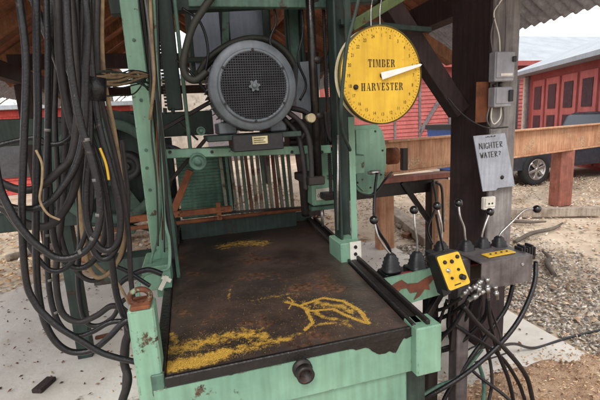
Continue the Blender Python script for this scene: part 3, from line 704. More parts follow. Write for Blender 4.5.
for i in range(len(jit)-1): gm.face((2*i, 2*i+2, 2*i+3, 2*i+1))
gm.build('grease_run', grease, fp)
# black underside post of the bed
for x in (TL+.05, TR-.2):
    for y in (TY0+.1, TY1-.2): MB().box((x-.04, y-.04, 0), (x+.04, y+.04, .07)).build('foot', darksteel, saw)
# --- sawdust on the table (real grains)
sd = MB(); rs = random.Random(11)
def grain(x, y, s, col, z=TZ):
    o = len(sd.v); a_ = rs.uniform(0, 6.28); w_ = s*rs.uniform(.3, .6)
    dx, dy = math.cos(a_), math.sin(a_)
    for u_, v_, h_ in ((-1, -.4, 0), (1, -.2, 0), (.3, .8, 0), (0, .1, rs.uniform(.5, 1.2))):
        sd.v.append(Vector((x+(dx*u_*s-dy*v_*w_), y+(dy*u_*s+dx*v_*w_), z+.001+h_*s*.8)))
    for f_ in ((0, 1, 3), (1, 2, 3), (2, 0, 3)): sd.face((o+f_[0], o+f_[1], o+f_[2]), False, col)
ycols = [lin(*c)[:3] for c in ((206, 164, 62), (222, 184, 86), (180, 136, 52), (150, 108, 48), (232, 204, 124))]
def streak(px_pts, w, n, s=.0018, drop=1.):
    P = [PZ(a_, b_, TZ) for a_, b_ in px_pts]; seg = [(P[i+1]-P[i]).length for i in range(len(P)-1)]; T = sum(seg)
    k = 0
    while k < n:
        t = rs.uniform(0, T); i = 0
        while i < len(seg)-1 and t > seg[i]: t -= seg[i]; i += 1
        p = P[i].lerp(P[i+1], t/seg[i]); off = rs.gauss(0, w)
        q = p + Vector((rs.gauss(0, w), rs.gauss(0, w), 0))
        if noise.noise(Vector((q.x*45, q.y*45, 1))) < -.15 + rs.uniform(-.2, .2): continue
        if q.x < TL+.01 or q.x > xright(q.y)-.005 or q.y < TY0+.012: continue
        grain(q.x, q.y, s*rs.uniform(.5, 1.6), rs.choice(ycols)); k += 1
for l_, w_, n_ in (([(286, 302), (308, 303), (323, 298), (343, 301), (360, 311), (368, 323)], .009, 2600), ([(300, 306), (333, 309), (347, 316), (366, 323)], .009, 1500), ([(305, 308), (313, 323), (305, 330)], .007, 700),
    ([(168, 366), (190, 360), (225, 354)], .035, 1500), ([(225, 355), (262, 346)], .018, 500), ([(172, 350), (205, 342), (240, 334)], .04, 1100), ([(225, 246), (240, 243), (262, 243)], .07, 500), ([(250, 300), (300, 292), (310, 326), (345, 325)], .05, 500)):
    streak(l_, w_, int(n_*.6), .0011)
for _ in range(1500): grain(rs.uniform(TL+.03, XF-.03), TY0+.02+abs(rs.gauss(0, .35)), .0012, rs.choice(ycols))
tag(sd.build('table_sawdust', dustmat), 'bright yellow sawdust streaked and scattered over the dark steel table', 'sawdust', None, 'stuff')

# --- front left post with ring
FY = 1.2
x0, x1 = PY(126, 310, FY).x, PY(154, 310, FY).x; zt = PY(140, 310, FY).z
fpst = MB().box((x0, FY, 0), (x1, FY+.09, zt), bev=.006).build('corner_post', green, saw)
rc = PY(139, 301, FY); rg = MB(); Rm, rm_ = .029, .0085; o = 0
nu, nv_ = 28, 10; ringp = []
for i in range(nu):
    for j in range(nv_):
        a_ = 2*math.pi*i/nu; b_ = 2*math.pi*j/nv_
        rg.v.append(rc + Vector((math.cos(a_)*(Rm+rm_*math.cos(b_)), .03+rm_*math.sin(b_)*1.2, math.sin(a_)*(Rm*.85+rm_*math.cos(b_)))))
for i in range(nu):
    for j in range(nv_): rg.face((i*nv_+j, ((i+1) % nu)*nv_+j, ((i+1) % nu)*nv_+(j+1) % nv_, i*nv_+(j+1) % nv_), True)
rg.build('lifting_ring', mat('rust_stained_green', (124, 140, 112), (100, 110, 88), rust=.95, rustcol=(104, 58, 38), rustscale=14, scale=9), fpst)
MB().box((x0+.01, FY-.003, zt-.001), (x1-.01, FY+.08, zt+.012), bev=.003).build('ring_seat', rusty, fpst)

# --- frame posts
GY = 2.02
def vpost(px0, px1, pyref, Y, z0, z1, m, name='frame_post', d=.09, par=saw):
    a_, b_ = PY(px0, pyref, Y).x, PY(px1, pyref, Y).x
    return MB().box((a_, Y, z0), (b_, Y+d, z1), bev=.004).build(name, m, par)
TOPZ = 2.42
lp = MB(); xa, xb = PY(138.5, 150, GY).x, PY(156, 150, GY).x
lp.box((xa, GY, .78), (xb, GY+.01, TOPZ)); lp.box((xa, GY+.0105, .78), (xa+.01, GY+.1, TOPZ)); lp.box((xb-.01, GY+.0105, .78), (xb, GY+.1, TOPZ))
lp.build('frame_post', green, saw)
MB().box((xb+.022, GY+.05, .8), (xb+.04, GY+.1, TOPZ)).build('frame_post', greenm, saw)
MB().box((xb+.001, GY+.06, .8), (xb+.02, GY+.09, TOPZ)).build('frame_post', darksteel, saw)
# base box on the left post
q = PY(163, 292, GY-.1)
bs = MB().box((q.x-.08, GY-.12, PY(160, 290, GY-.12).z), (q.x+.045, GY+.13, PY(160, 266, GY-.12).z), bev=.005).build('post_foot', green, saw)
MB().bar(PY(160, 290, GY-.125), PY(167, 276, GY-.125), .02, .004, up=(0, 1, 0), bev=0).bar(PY(162, 277, GY-.126), PY(171, 281, GY-.126), .018, .004, up=(0, 1, 0), bev=0).build('paper_tag', white, bs)
# right post with foot
rpx0, rpx1 = PY(340, 200, 2.0).x, PY(356, 200, 2.0).x
rp = MB().box((rpx0, 2.0, .86), (rpx0+.012, 2.1, TOPZ)).box((rpx0, 2.088, .86), (rpx1, 2.1, TOPZ)).box((rpx1-.035, 1.995, .86), (rpx1, 2.0, TOPZ)).build('frame_post', greend, saw)  # darker green stands for the shade on the upper post
MB().box((rpx1-.036, 1.99, .86), (rpx1-.0, 1.994, 1.62), bev=.001).build('lit_strip', green, rp)  # light green overlay paints the brighter lower part of the post
ft = MB().box((PY(341, 250, 1.93).x, 1.93, TZ-.05), (PY(361, 250, 1.93).x, 2.12, PY(350, 243, 1.93).z), bev=.005).build('post_foot', green, saw)
fx0, fx1 = PY(350, 250, 1.925).x, PY(361, 250, 1.925).x
MB().box((fx0, 1.92, PY(355, 270, 1.92).z), (fx1, 1.929, PY(355, 242, 1.92).z), bev=.001).build('slotted_plate', white, ft)
for py in (247, 254, 262): MB().lathe(PY(355.5, py, 1.92), (0, -1, 0), [(0, .010), (.005, .009)], 10).build('bolt', darksteel, ft)
# lattice: overhead beams
def pbar(p, q, w, h, m, name, par=saw, up=(0, 0, 1)): return MB().bar(p, q, w, h, up=up).build(name, m, par)
pbar(PY(110, 6, 2.3), PY(400, -6, 2.3), .06, .09, greend, 'top_beam')
pbar(PY(188, 2, 2.15), PY(346, 4, 2.15), .04, .05, greenm, 'top_beam')
# dark vertical lift post with rack teeth
vp = vpost(162, 178, 60, 2.25, PY(170, 110, 2.25).z, 2.6, greend, 'lift_post', .07)
tv = MB(); z = PY(170, 106, 2.25).z
tx0 = PY(159.5, 60, 2.25).x
while z < 2.55: tv.box((tx0, 2.25, z), (tx0+.016, 2.28, z+.009), bev=0); z += .017
tv.build('rack', darksteel, vp)
for px in (165, 173): MB().tube([PY(px, 108, 2.25), PY(px, 114, 2.25)], .010, 8).build('prong', greend, vp)
vpost(179, 183, 60, 2.2, 1.45, 2.6, greenm, 'frame_strut', .03)
# cabinet with grey doors behind the motor
GB = 2.75
cabo = MB().box((PY(188, 40, GB).x, GB, PY(230, 78, GB).z), (PY(272, 40, GB).x, GB+.3, 2.75), bev=.006).build('control_cabinet', greend, saw)
MB().box((PY(193, 40, GB).x, GB-.02, PY(205, 72, GB).z), (PY(221, 40, GB).x, GB-.004, 2.68), bev=.004).build('cabinet_door', panelgrey, cabo)
MB().box((PY(230, 40, GB).x, GB-.02, PY(250, 62, GB).z), (PY(264, 40, GB).x, GB-.004, PY(250, 10, GB).z), bev=.004).build('cabinet_door', panelgrey, cabo)
MB().bar(PY(225.5, -8, GB-.03), PY(225.5, 72, GB-.03), .045, .03, up=(0, 1, 0)).build('door_bar', greenm, cabo)
MB().bar(PY(186, 60, GB-.05), PY(224, 59, GB-.05), .03, .03).build('door_bar', greend, cabo)
MB().lathe(PY(268, 30, GB), (0, -1, 0), [(0, .02), (.02, .016)], 10).build('cabinet_knob', blk, cabo)
# green channel right of the motor
ch = vpost(286, 301, 40, 2.45, PY(295, 74, 2.45).z, 2.7, greenm, 'channel_post', .02)
xa_, xb_ = PY(286, 40, 2.45).x, PY(301, 40, 2.45).x
MB().box((xa_, 2.40, PY(295, 74, 2.45).z), (xa_+.012, 2.449, 2.7)).build('channel_flange', greend, ch)
MB().box((xb_-.012, 2.40, PY(295, 74, 2.45).z), (xb_, 2.449, 2.7)).build('channel_flange', greend, ch)
MB().prism([PY(278, 76, 2.42), PY(310, 76, 2.42), PY(304, 68, 2.42), PY(285, 68, 2.42)], (0, .04, 0)).build('channel_foot', greend, ch)
vpost(264, 270, 30, 2.6, 1.9, 2.7, greend, 'frame_strut', .04)
vpost(334, 342, 60, 2.25, 1.15, 2.6, greend, 'frame_strut', .06)
vpost(301, 306, 60, 2.6, 1.5, 2.7, greend, 'frame_strut', .04)
# polished pole
pl = MB().tube([PY(318.5, 180, 2.05), PY(317.5, 175, 2.05)+Vector((0, 0, 1.3))], .022, 16, spline=False).build('guide_pole', mat('oily_pole', (70, 66, 64), (40, 38, 38), rough=.3, metal=.6, rust=.3, rustcol=(90, 62, 46)), saw)
for z in (1.62, 1.9, 2.2): MB().lathe((PY(318, 100, 2.05).x, 2.05, z), (0, 0, 1), [(0, .028), (.03, .028)], 14).build('collar', darksteel, pl)
MB().box(PY(309, 186, 2.0), PY(325, 176, 2.0)+Vector((0, .3, 0)), bev=.005).build('pole_seat', darksteel, saw)
MB().box(PY(325, 201, 2.15), PY(338, 193, 2.15)+Vector((0, .12, 0)), bev=.004).build('screw_bearing', darksteel, saw)
MB().box(PY(318, 146, 2.5), PY(352, 96, 2.5)+Vector((0, .02, 0)), bev=.004).build('backing_plate', greend, saw)
# lead screw: threads
ls = MB(); c0 = PY(331, 195, 2.2); prof = []; z = 0
while z < 1.45: prof += [(z, .008), (z+.006, .012)]; z += .012
ls.lathe(c0, (0, 0, 1), prof, 10).build('lead_screw', darksteel, saw)
olive = mat('olive_black_hose', (58, 58, 50), (38, 38, 34), rough=.6, streak=0, rust=.25, rustcol=(86, 74, 58))
# belt guard arch round the motor
arc = [(198, 74), (207, 60), (222, 48), (240, 40), (258, 38), (275, 43), (288, 54), (296, 68), (299, 76)]
MB().tube([PY(a_, b_, 2.32) for a_, b_ in arc], .017, 10).build('guard_hoop', olive, saw)
MB().tube([PY(a_, b_+6, 2.40) for a_, b_ in arc], .016, 8).build('guard_hoop', darksteel, saw)
# conduit arc top-left (dark green pipe)
MB().tube([PY(a_, b_, 2.1) for a_, b_ in [(214, -6), (204, 8), (193, 26), (186, 48), (183, 66), (187, 77), (196, 80), (207, 72)]], .018, 10).build('bent_pipe', olive, saw)
# --- motor
MC = PY(254, 86, 1.97); MRr = .212
mo = MB().lathe(MC, (0, 1, 0), [(0, MRr*.80), (0, MRr*.97), (.012, MRr), (.11, MRr), (.12, MRr*.93), (.2, MRr*.93), (.42, MRr*.93), (.44, MRr*.8), (.5, MRr*.7)], 48)
mo = mo.build('motor', motorgrey, saw)
fins = MB()
for k in range(44):
    a_ = 2*math.pi*k/44; d = Vector((math.cos(a_), 0, math.sin(a_)))
    p = MC + d*(MRr*.97); fins.bar(p+Vector((0, .13, 0)), p+Vector((0, .41, 0)), .005, .022, up=d, bev=0)
fins.build('cooling_fins', motorgrey, mo)
MB().lathe(MC, (0, -1, 0), [(0, MRr*.82), (.006, MRr*.82), (.012, MRr*.78), (.008, MRr*.74), (-.002, MRr*.74)], 48, cap0=False, cap1=False).build('fan_cowl_ring', motorgrey, mo)
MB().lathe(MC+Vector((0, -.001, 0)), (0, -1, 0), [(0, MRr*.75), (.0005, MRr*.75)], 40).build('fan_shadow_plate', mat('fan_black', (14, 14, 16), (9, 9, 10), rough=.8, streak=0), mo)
gr = MB(); st = .0115; R_ = MRr*.76; k = -int(R_/st)
while k*st < R_:
    c_ = k*st; hlf = math.sqrt(max(0, R_*R_-c_*c_))
    if hlf > .01:
        gr.bar(MC+Vector((c_, -.007, -hlf)), MC+Vector((c_, -.007, hlf)), .0032, .002, up=(0, 1, 0), bev=0)
        gr.bar(MC+Vector((-hlf, -.0095, c_)), MC+Vector((hlf, -.0095, c_)), .0032, .002, up=(0, 1, 0), bev=0)
    k += 1
gr.build('fan_grille', mat('grille_grey', (66, 67, 72), (40, 41, 45), rough=.5, metal=.4, streak=0, rust=.35, rustcol=(60, 50, 46), rustscale=20), mo)
hubp = []; 
for k in range(24):
    a_ = 2*math.pi*k/24; rr__ = .028 if k % 4 < 2 else .019; hubp.append(MC+Vector((math.cos(a_)*rr__, -.012, math.sin(a_)*rr__)))
hb = MB().prism(hubp, (0, -.006, 0)).lathe(MC+Vector((0, -.012, 0)), (0, -1, 0), [(0, .014), (.012, .012), (.014, .004)], 14).build('fan_hub', motorgrey, mo)
for k in range(6):
    a_ = k*math.pi/3+.5; p = MC+Vector((math.cos(a_)*MRr*.78, -.012, math.sin(a_)*MRr*.78)); MB().lathe(p, (0, -1, 0), [(0, .007), (.006, .006)], 6).build('cowl_screw', darksteel, mo)
for sx in (-1, 1):
    MB().box(MC+Vector((sx*.13-.045, .1, -MRr-.01)), MC+Vector((sx*.13+.045, .4, -MRr+.05)), bev=.006).build('motor_foot', motorgrey, mo)
    MB().lathe(MC+Vector((sx*.15, .13, -MRr+.05)), (0, 0, 1), [(0, .012), (.015, .012)], 6).build('foot_bolt', silver, mo)
# junction box to the right of the motor
MB().prism([PY(299, 62, 2.2), PY(320, 60, 2.2), PY(320, 84, 2.2), PY(310, 112, 2.2), PY(296, 108, 2.2)], (0, .12, 0)).build('terminal_box', motorgrey, mo)
# motor bed beam & black box with plate
mz = MC.z-MRr-.012
MB().box((MC.x-.24, 2.02, mz-.03), (MC.x+.24, 2.45, mz-.002), bev=.004).build('motor_plate', greend, saw)
bx0, bx1 = PY(233, 140, 1.98), PY(284, 148, 1.98)
bbx = MB().box((bx0.x, 1.98, bx1.z-.004), (bx1.x, 2.2, PY(258, 134, 1.98).z), bev=.004).build('black_box', blk, saw)
pa, pb = PY(252, 136.5, 1.976), PY(268, 143.5, 1.976)
MB().box((pa.x, 1.974, pb.z), (pb.x, 1.978, pa.z), bev=.001).build('name_plate', brass, bbx)
tp = MB()
for k in range(3): tp.box((pa.x+.008, 1.9725, pb.z+.008+k*.010), (pb.x-.012-.01*(k % 2), 1.9738, pb.z+.011+k*.010), bev=0)
tp.build('plate_lines', ink, bbx)
# dark tangle to the right below motor
tg = [[(288, 112), (300, 122), (308, 136), (311, 158), (312, 182)], [(284, 118), (294, 130), (300, 142), (304, 165), (306, 190)], [(291, 108), (305, 112), (318, 124), (318, 140)],
      [(286, 126), (296, 120), (306, 128), (300, 140), (290, 142)], [(325, 112), (327, 130), (332, 142), (345, 146), (353, 135), (352, 120)], [(320, 150), (336, 148), (344, 144)]]
for k, pts in enumerate(tg): MB().tube([PY(a_, b_, 2.02+.04*k) for a_, b_ in pts], .014 if k < 4 else .010, 8).build('motor_cable', rubber2, saw)
MB().box(PY(290, 150, 2.2), PY(322, 118, 2.25)+Vector((0, .08, 0)), bev=.006).build('bearing_block', darksteel, saw)
MB().lathe(PY(311, 118, 1.99), (0, -1, 0), [(-.05, .02), (.01, .024), (.012, .02)], 16).build('end_cap', brass, saw)
# --- main cross bar (light green) and guard
cbx = pbar(PY(158, 154, 2.15), PY(330, 149, 2.15), .04, .045, green, 'cross_bar')
GUY = 2.8
a0, a1 = PY(192, 154, GUY), PY(296, 151, GUY); b0, b1_ = PY(192, 216, GUY), PY(296, 212, GUY)
zt_, zb_ = (a0.z+a1.z)/2+.03, (b0.z+b1_.z)/2
guard = MB().bar((a0.x-.1, GUY, zt_), (a1.x+.16, GUY, zt_), .04, .05).build('anti_kick_rail', greenm, saw)
k = 0
fingerm = [mat('worn_finger_steel', (138, 140, 128), (92, 96, 88), rough=.7, rust=.6, rustcol=(104, 78, 66), rustscale=12), greenm, mat('brown_finger_steel', (112, 84, 72), (74, 54, 48), rough=.8, rust=.4)]
for i in range(14):
    px = 223+i*5.1
    x = PY(px, 180, GUY).x; ztop = zt_-.03; wv = .006*math.sin(i*2.1)
    MB().bar((x-.006+wv, GUY, ztop), (x+.006, GUY-.03, zb_+.01), .021, .03, up=(0, 1, 0), bev=.002).build('kickback_finger', fingerm[[0, 1, 0, 0, 1, 2, 0, 0, 1, 0, 2, 0, 1, 0][i]], guard)
rdm = MB().tube([(a0.x-.6, GUY-.05, zb_), (a1.x+.05, GUY-.05, zb_)], .014, 10, spline=False).build('finger_rod', rusty, guard)
# long square rail in front-left, at y~210
rl0, rl1 = PY(118, 219, 2.45), PY(232, 210, 2.45); rl0.z = rl1.z = (rl0.z+rl1.z)/2
pbar(rl0, Vector((rl1.x, 2.45, rl1.z)), .03, .035, rusty, 'slide_rail')
MB().box(PY(216, 203, 2.44), PY(222, 220, 2.44)+Vector((0, .03, 0))).build('slide_clamp', rusty, saw)
MB().tube([PY(222, 213, 2.45), PY(320, 206, 2.6)], .008, 8, spline=False).build('pull_rod', darksteel, saw)
# slatted green panel left of fingers
sp = MB(); z = zb_+.01; xA, xB = PY(178, 180, GUY).x, PY(232, 180, GUY+.02).x
while z < zt_-.04: sp.box((xA, GUY+.02, z), (xB, GUY+.035, z+.022), bev=.002, rot=Matrix.Rotation(.35, 3, 'X'), piv=(xA, GUY+.02, z)); z += .022
sp.box((xA, GUY+.05, zb_), (xB, GUY+.06, zt_-.03)).build('louvred_panel', greenm, saw)
MB().box((xA-.02, GUY+.02, zb_-.25), (PY(296, 200, GUY).x, GUY+.05, zb_-.005)).build('rear_panel', greend, saw)
for (px, py, r__) in ((198, 162, .045), (201, 131, .022)):
    MB().lathe(PY(px, py, 2.1), (0, -1, 0), [(-.05, r__*.5), (-.04, r__), (0, r__), (.004, r__*.8), (-.004, r__*.72), (-.004, r__*.4), (.008, r__*.35), (.008, .004)], 24).build('roller', greenm, saw)
pbar(PY(158, 132, 2.3), PY(212, 101, 2.3), .022, .022, darksteel, 'link_rod')
pbar(PY(166, 186, 2.25), PY(205, 140, 2.25), .02, .02, darksteel, 'link_rod')
pbar(PY(178, 122, 2.3), PY(198, 140, 2.3), .012, .012, darksteel, 'link_rod')
pbar(PY(172, 215, 2.5), PY(190, 170, 2.5), .05, .04, rusty, 'link_arm')
# --- girder and band wheel behind left
gY = 3.0
g1, g2 = PY(30, 122, gY), PY(215, 122, gY); gz = PY(140, 126, gY).z
MB().box((g1.x-.3, gY, gz-.085), (PY(213, 122, gY).x, gY+.1, gz+.085), bev=.005).build('girder', greend, saw)
gz2 = PY(90, 215, 2.9).z
MB().box((PY(60, 215, 2.9).x-.4, 2.9, gz2-.06), (PY(176, 215, 2.9).x, 3.0, gz2+.06), bev=.005).build('girder', greend, saw)
MB().box((PY(150, 40, 3.).x, 3.0, .0), (PY(160, 40, 3.).x, 3.09, gz-.09), bev=.004).build('frame_leg', greend, saw)
MB().box((PY(58, 40, 3.).x-.2, 3.0, .0), (PY(68, 40, 3.).x-.16, 3.09, gz-.09), bev=.004).build('frame_leg', greend, saw)
MB().box((PY(72, 170, 3.12).x, 3.12, PY(100, 226, 3.12).z), (PY(142, 170, 3.12).x, 3.15, PY(100, 112, 3.12).z), bev=.004).build('guard_sheet', greend, saw)
wc = PY(108, 172, 2.75); WR = .34
whl = MB().lathe(wc, (0, -1, 0), [(-.05, WR), (.0, WR), (.01, WR*.97), (.01, WR*.82), (-.02, WR*.8), (-.05, WR*.8)], 48, cap0=False, cap1=False)
for k in range(5):
    a_ = k*2*math.pi/5+.2; d = Vector((math.cos(a_), 0, math.sin(a_))); whl.bar(wc+Vector((0, .02, 0))+d*.05, wc+Vector((0, .02, 0))+d*WR*.84, .075, .03, up=(0, 1, 0))
whl.lathe(wc, (0, -1, 0), [(-.05, .09), (.03, .085), (.035, .04), (.06, .035)], 20)
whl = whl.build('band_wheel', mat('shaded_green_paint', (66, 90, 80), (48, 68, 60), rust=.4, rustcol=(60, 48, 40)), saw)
MB().lathe(wc+Vector((.0, .12, 0)), (0, 1, 0), [(0, WR*1.15), (.02, WR*1.15)], 40).build('wheel_guard', greend, saw)
MB().lathe(PY(127, 166, 2.6), (0, -1, 0), [(-.06, .09), (.02, .09), (.03, .06), (.01, .05), (.01, .02), (.05, .02)], 24).build('drive_pulley', blk, saw)
w2 = PY(162, 182, 2.95)
MB().lathe(w2, (0, -1, 0), [(-.04, .27), (.03, .27), (.03, .235), (-.04, .235)], 40, cap0=False, cap1=False).build('belt_rim', mat('worn_rim', (96, 98, 110), (54, 54, 60), rough=.5, metal=.2), saw)
pbar(PY(60, 208, 2.85), PY(158, 232, 2.85), .02, .02, darksteel, 'link_rod')
for p_ in ((132, 212), (132, 229)): MB().lathe(PY(p_[0], p_[1], 2.85), (0, -1, 0), [(0, .03), (.03, .03), (.035, .012)], 16).build('bearing_cap', greenm, saw)
MB().box((PY(88, 280, 2.2).x, 2.3, PY(100, 292, 2.2).z), (PY(150, 280, 2.2).x, 2.45, PY(100, 268, 2.2).z)).build('side_arm', greend, saw)
# ledge bracket near the left post foot
MB().tube([PY(138, 300, 1.75), PY(139, 284, 1.78), PY(146, 274, 1.8), PY(160, 271, 1.86), PY(169, 266, 1.9), PY(169, 240, 1.95), PY(164, 215, 1.97), PY(163, 160, 1.98), PY(158, 90, 1.98), PY(153, -10, 1.98)], .008, 8).build('brake_line', green, saw)
MB().tube([PY(146, 285, 1.9), PY(151, 262, 1.96), PY(160, 220, 1.98), PY(160, 150, 1.98), PY(154, 60, 1.98), PY(150, -10, 1.98)], .006, 8).build('brake_line', greenm, saw)
for px, py, Y in ((146, 150, GY), (150, 190, GY), (147, 168, GY), (134, 40, GY), (141, 100, GY), (155, 250, GY)):
    MB().lathe(PY(px, py, Y), (0, -1, 0), [(0, .008), (.006, .007)], 6).build('bolt', greenm, saw)
for px in (170, 212, 292, 322): MB().lathe(PY(px, 152, 2.13), (0, -1, 0), [(0, .009), (.007, .008)], 6).build('bolt', darksteel, cbx)
for px, py in ((60, 120), (90, 120), (104, 132), (185, 118), (186, 134)): MB().lathe(PY(px, py, 2.995), (0, -1, 0), [(0, .016), (.01, .014)], 6).build('bolt', darksteel, saw)
# --- green gearbox and round housing right of centre
gbx = MB().box((PY(311, 170, 2.25).x, 2.25, PY(325, 205, 2.25).z), (PY(341, 170, 2.25).x, 2.45, PY(325, 150, 2.25).z), bev=.008).build('gear_case', green, saw)
la, lb = PY(316, 189, 2.24), PY(331, 199, 2.24)
MB().box((la.x, 2.238, lb.z), (lb.x, 2.244, la.z), bev=.001).build('paper_label', white, gbx)
pl3 = Plane3(((la.x+.008), 2.2375, lb.z+.016), (1, 0, 0), (0, 0, 1), 0); 
strokes('O4L', .022, .026, .004, pl3, .001).build('label_writing', ink, gbx)
MB().lathe(PY(318, 160, 2.25), (0, -1, 0), [(0, .012), (.006, .012)], 12).build('case_bolt', darksteel, gbx)
MB().lathe(PY(327, 177, 2.25), (1, -.3, 0), [(0, .012), (.05, .012), (.05, .016), (.075, .016)], 10).build('grease_fitting', silver, gbx)
MB().box((PY(312, 215, 2.3).x, 2.3, PY(325, 210, 2.3).z), (PY(340, 170, 2.3).x, 2.4, PY(325, 205.5, 2.3).z), bev=.004).build('gear_case_foot', greenm, saw)
MB().tube([PY(299, 150, 2.35), PY(303, 180, 2.35), PY(306, 215, 2.4)], .028, 10).build('drive_shaft', darksteel, saw)
MB().tube([PY(321, 205, 2.4), PY(323, 226, 2.4)], .01, 8).build('stay_rod', silver, saw)
MB().tube([PY(338, 135, 1.99), PY(337.5, 230, 1.99)], .006, 8).build('stay_rod', silver, saw)
hc = PY(364, 160, 2.3); HR = .2
hso = [PY(a_, b_, 2.3) for a_, b_ in ((354, 126), (377, 124), (383, 132), (386, 148), (386, 166), (384, 178), (379, 187), (371, 194), (362, 195), (355, 188))]
hs = MB().prism(hso, (0, .16, 0)).build('round_housing', green, saw)
MB().prism([p.lerp(hc, .12)+Vector((0, -.012, 0)) for p in hso], (0, .011, 0)).build('housing_cover', green, hs)
for p in hso[1::2]: MB().lathe(p.lerp(hc, .2)+Vector((0, -.012, 0)), (0, -1, 0), [(0, .007), (.005, .006)], 6).build('cover_bolt', darksteel, hs)
MB().box((PY(354, 165, 2.12).x, 2.12, PY(360, 174, 2.12).z), (PY(365, 165, 2.12).x, 2.28, PY(360, 155, 2.12).z), bev=.005).build('switch_box', green, hs)
MB().lathe(PY(378, 172, 2.2), (-1, 0, 0), [(-.01, .014), (.05, .014), (.05, .010), (.065, .010)], 12).build('grip', silver, hs)
tag(MB().tube([PY(377, 173, 2.18), PY(375, 190, 2.15), PY(374, 215, 2.1), PY(378, 230, 2.0), PY(388, 246, 1.85), PY(391, 256, 1.78)], .009, 8).build('lever_cable', rubber), 'black cable curving from the green round housing down to the leftmost valve boot', 'cable')
MB().tube([PY(354, 176, 2.1), PY(355, 188, 2.1), PY(362, 194, 2.12), PY(374, 194, 2.14), PY(385, 180, 2.2), PY(392, 172, 2.3)], .007, 8).build('motor_cable', rubber, saw)
# curved dark green pipe in front of the dial
MB().tube([PY(360, -8, 1.62), PY(354, 18, 1.62), PY(347, 45, 1.62), PY(343, 80, 1.62), PY(341, 110, 1.64), PY(342, 130, 1.7), PY(350, 150, 1.85)], .0085, 8).build('feed_pipe', greend, saw)
# angle bars that carry the dial
pbar(PY(352, 26, 1.95), PY(405, -6, 1.95), .05, .02, mat('lichen_green_paint', (88, 104, 64), (62, 78, 50), rust=.5), 'dial_bracket', up=(0, 1, .3))
pbar(PY(340, 22, 2.05), PY(430, 30, 2.2), .03, .03, greend, 'dial_bracket')

# ================================================================== DIAL
DY = 1.76; dc = PY(382, 75.5, DY)
da = math.radians(-6)   # turned slightly to the left
ux = Vector((math.cos(da), -math.sin(da), 0)); uz = Vector((0, 0, 1)); P0 = Plane3(dc, ux, uz, 0)
dnorm = P0.n
if dnorm.y > 0: P0.n = -dnorm
DR = abs(PY(382, 26.5, DY).z - PY(382, 125, DY).z)/2
nrm = -ux.cross(uz) if (ux.cross(uz)).y > 0 else ux.cross(uz)
P0.n = nrm; P0.off = nrm*.0008
dial = thing('cutting_dial', (dc.x, DY, dc.z-DR), 'round yellow TIMBER HARVESTER depth dial with white pointer and numbered scale', 'dial')
MB().lathe(dc, nrm, [(-.012, DR*.985), (0, DR*.985)], 64).build('dial_face', yellow, dial)
MB().lathe(dc, nrm, [(-.016, DR*.985), (-.016, DR*1.012), (.003, DR*1.012), (.003, DR*.985)], 64, cap0=False, cap1=False).build('dial_rim', mat('olive_rim', (92, 84, 36), (60, 54, 28), rough=.6), dial)
MB().lathe(dc-nrm*.03+ux*(-.012)+uz*.0, nrm, [(-.006, DR*.985), (0, DR*.985)], 64).build('back_disc', creamy, dial)
P0.l = .0006
let = MB(); stencil_word('TIMBER', .034, (0, .055), P0, let, .64); let.build('dial_lettering', ink, dial); let = MB(); stencil_word('HARVESTER', .034, (.003, -.05), P0, let, .64)
let.build('dial_lettering', ink, dial)
nm = MB()
for k in range(1, 25):
    ang = math.radians(90-(k-1)*15)
    text_mesh(nm, str(k), .021, (math.cos(ang)*DR*.80, math.sin(ang)*DR*.80), P0)
    for j in (0, 1, 2, 3):
        a2 = ang - math.radians(15*j/4); r1 = DR*(.955); r2 = DR*(.90 if j == 0 else .93)
        nm.bar(P0(math.cos(a2)*r1, math.sin(a2)*r1), P0(math.cos(a2)*r2, math.sin(a2)*r2), .0018, .0012, up=nrm, bev=0)
    a2 = ang - math.radians(7.5); 
    text_mesh(nm, '½', .012, (math.cos(a2)*DR*.87, math.sin(a2)*DR*.87), P0)
nm.build('dial_numbers', ink, dial)
ta = math.radians(90-77.5)
P0.l = .012
def pp2(a_, r__, w_): return P0(math.cos(ta)*r__-math.sin(ta)*w_, math.sin(ta)*r__+math.cos(ta)*w_)
Lp = DR*1.0
MB().prism([pp2(0, -.012, -.018), pp2(0, Lp*.95, -.006), pp2(0, Lp, 0), pp2(0, Lp*.95, .006), pp2(0, -.012, .015)], nrm*.004).build('pointer', mat('pointer_white', (232, 230, 226), (208, 204, 200), rough=.5, streak=0), dial)
P0.l = .0
MB().lathe(dc, nrm, [(0, .012), (.0115, .011)], 14).build('pointer_hub', darksteel, dial)
MB().lathe(P0(-.142, -.05), nrm, [(0, .012), (.008, .011), (.012, .004)], 12).build('mounting_bolt', darksteel, dial)
for px in (371, 380): MB().tube([PY(px, 27, DY+.01), PY(px, 10, DY+.02), PY(px+2, -4, DY+.04)], .003, 6).build('hanger_wire', silver, dial)

# ================================================================== PILLAR BOXES, SIGN, WIRES
PB = PILY-.026
def plbox(name, px0, py0, px1, py1, d, m, label, cat):
    a_, b_ = PY(px0, py0, PB), PY(px1, py1, PB)
    t = thing(name, ((a_.x+b_.x)/2, PB, b_.z), label, cat)
    MB().box((a_.x, PB-d, b_.z), (b_.x, PB, a_.z), bev=.005).build('housing', m, t)
    MB().box((a_.x+.006, PB-d-.006, b_.z+.02), (b_.x-.006, PB-d, a_.z-.004), bev=.002).build('cover', m, t)
    return t, a_, b_
boxgrey = mat('switchbox_grey', (150, 150, 156), (128, 128, 136), rough=.5, streak=.15, rust=.1)
t, a_, b_ = plbox('switch_box', 489, 53, 507, 82, .055, boxgrey, 'upper grey disconnect box with side handle on the dark pillar', 'switch box')
MB().box((b_.x-.028, PB-.075, a_.z-.06), (b_.x-.004, PB-.062, a_.z-.03), bev=.003).build('switch_handle', blk, t)
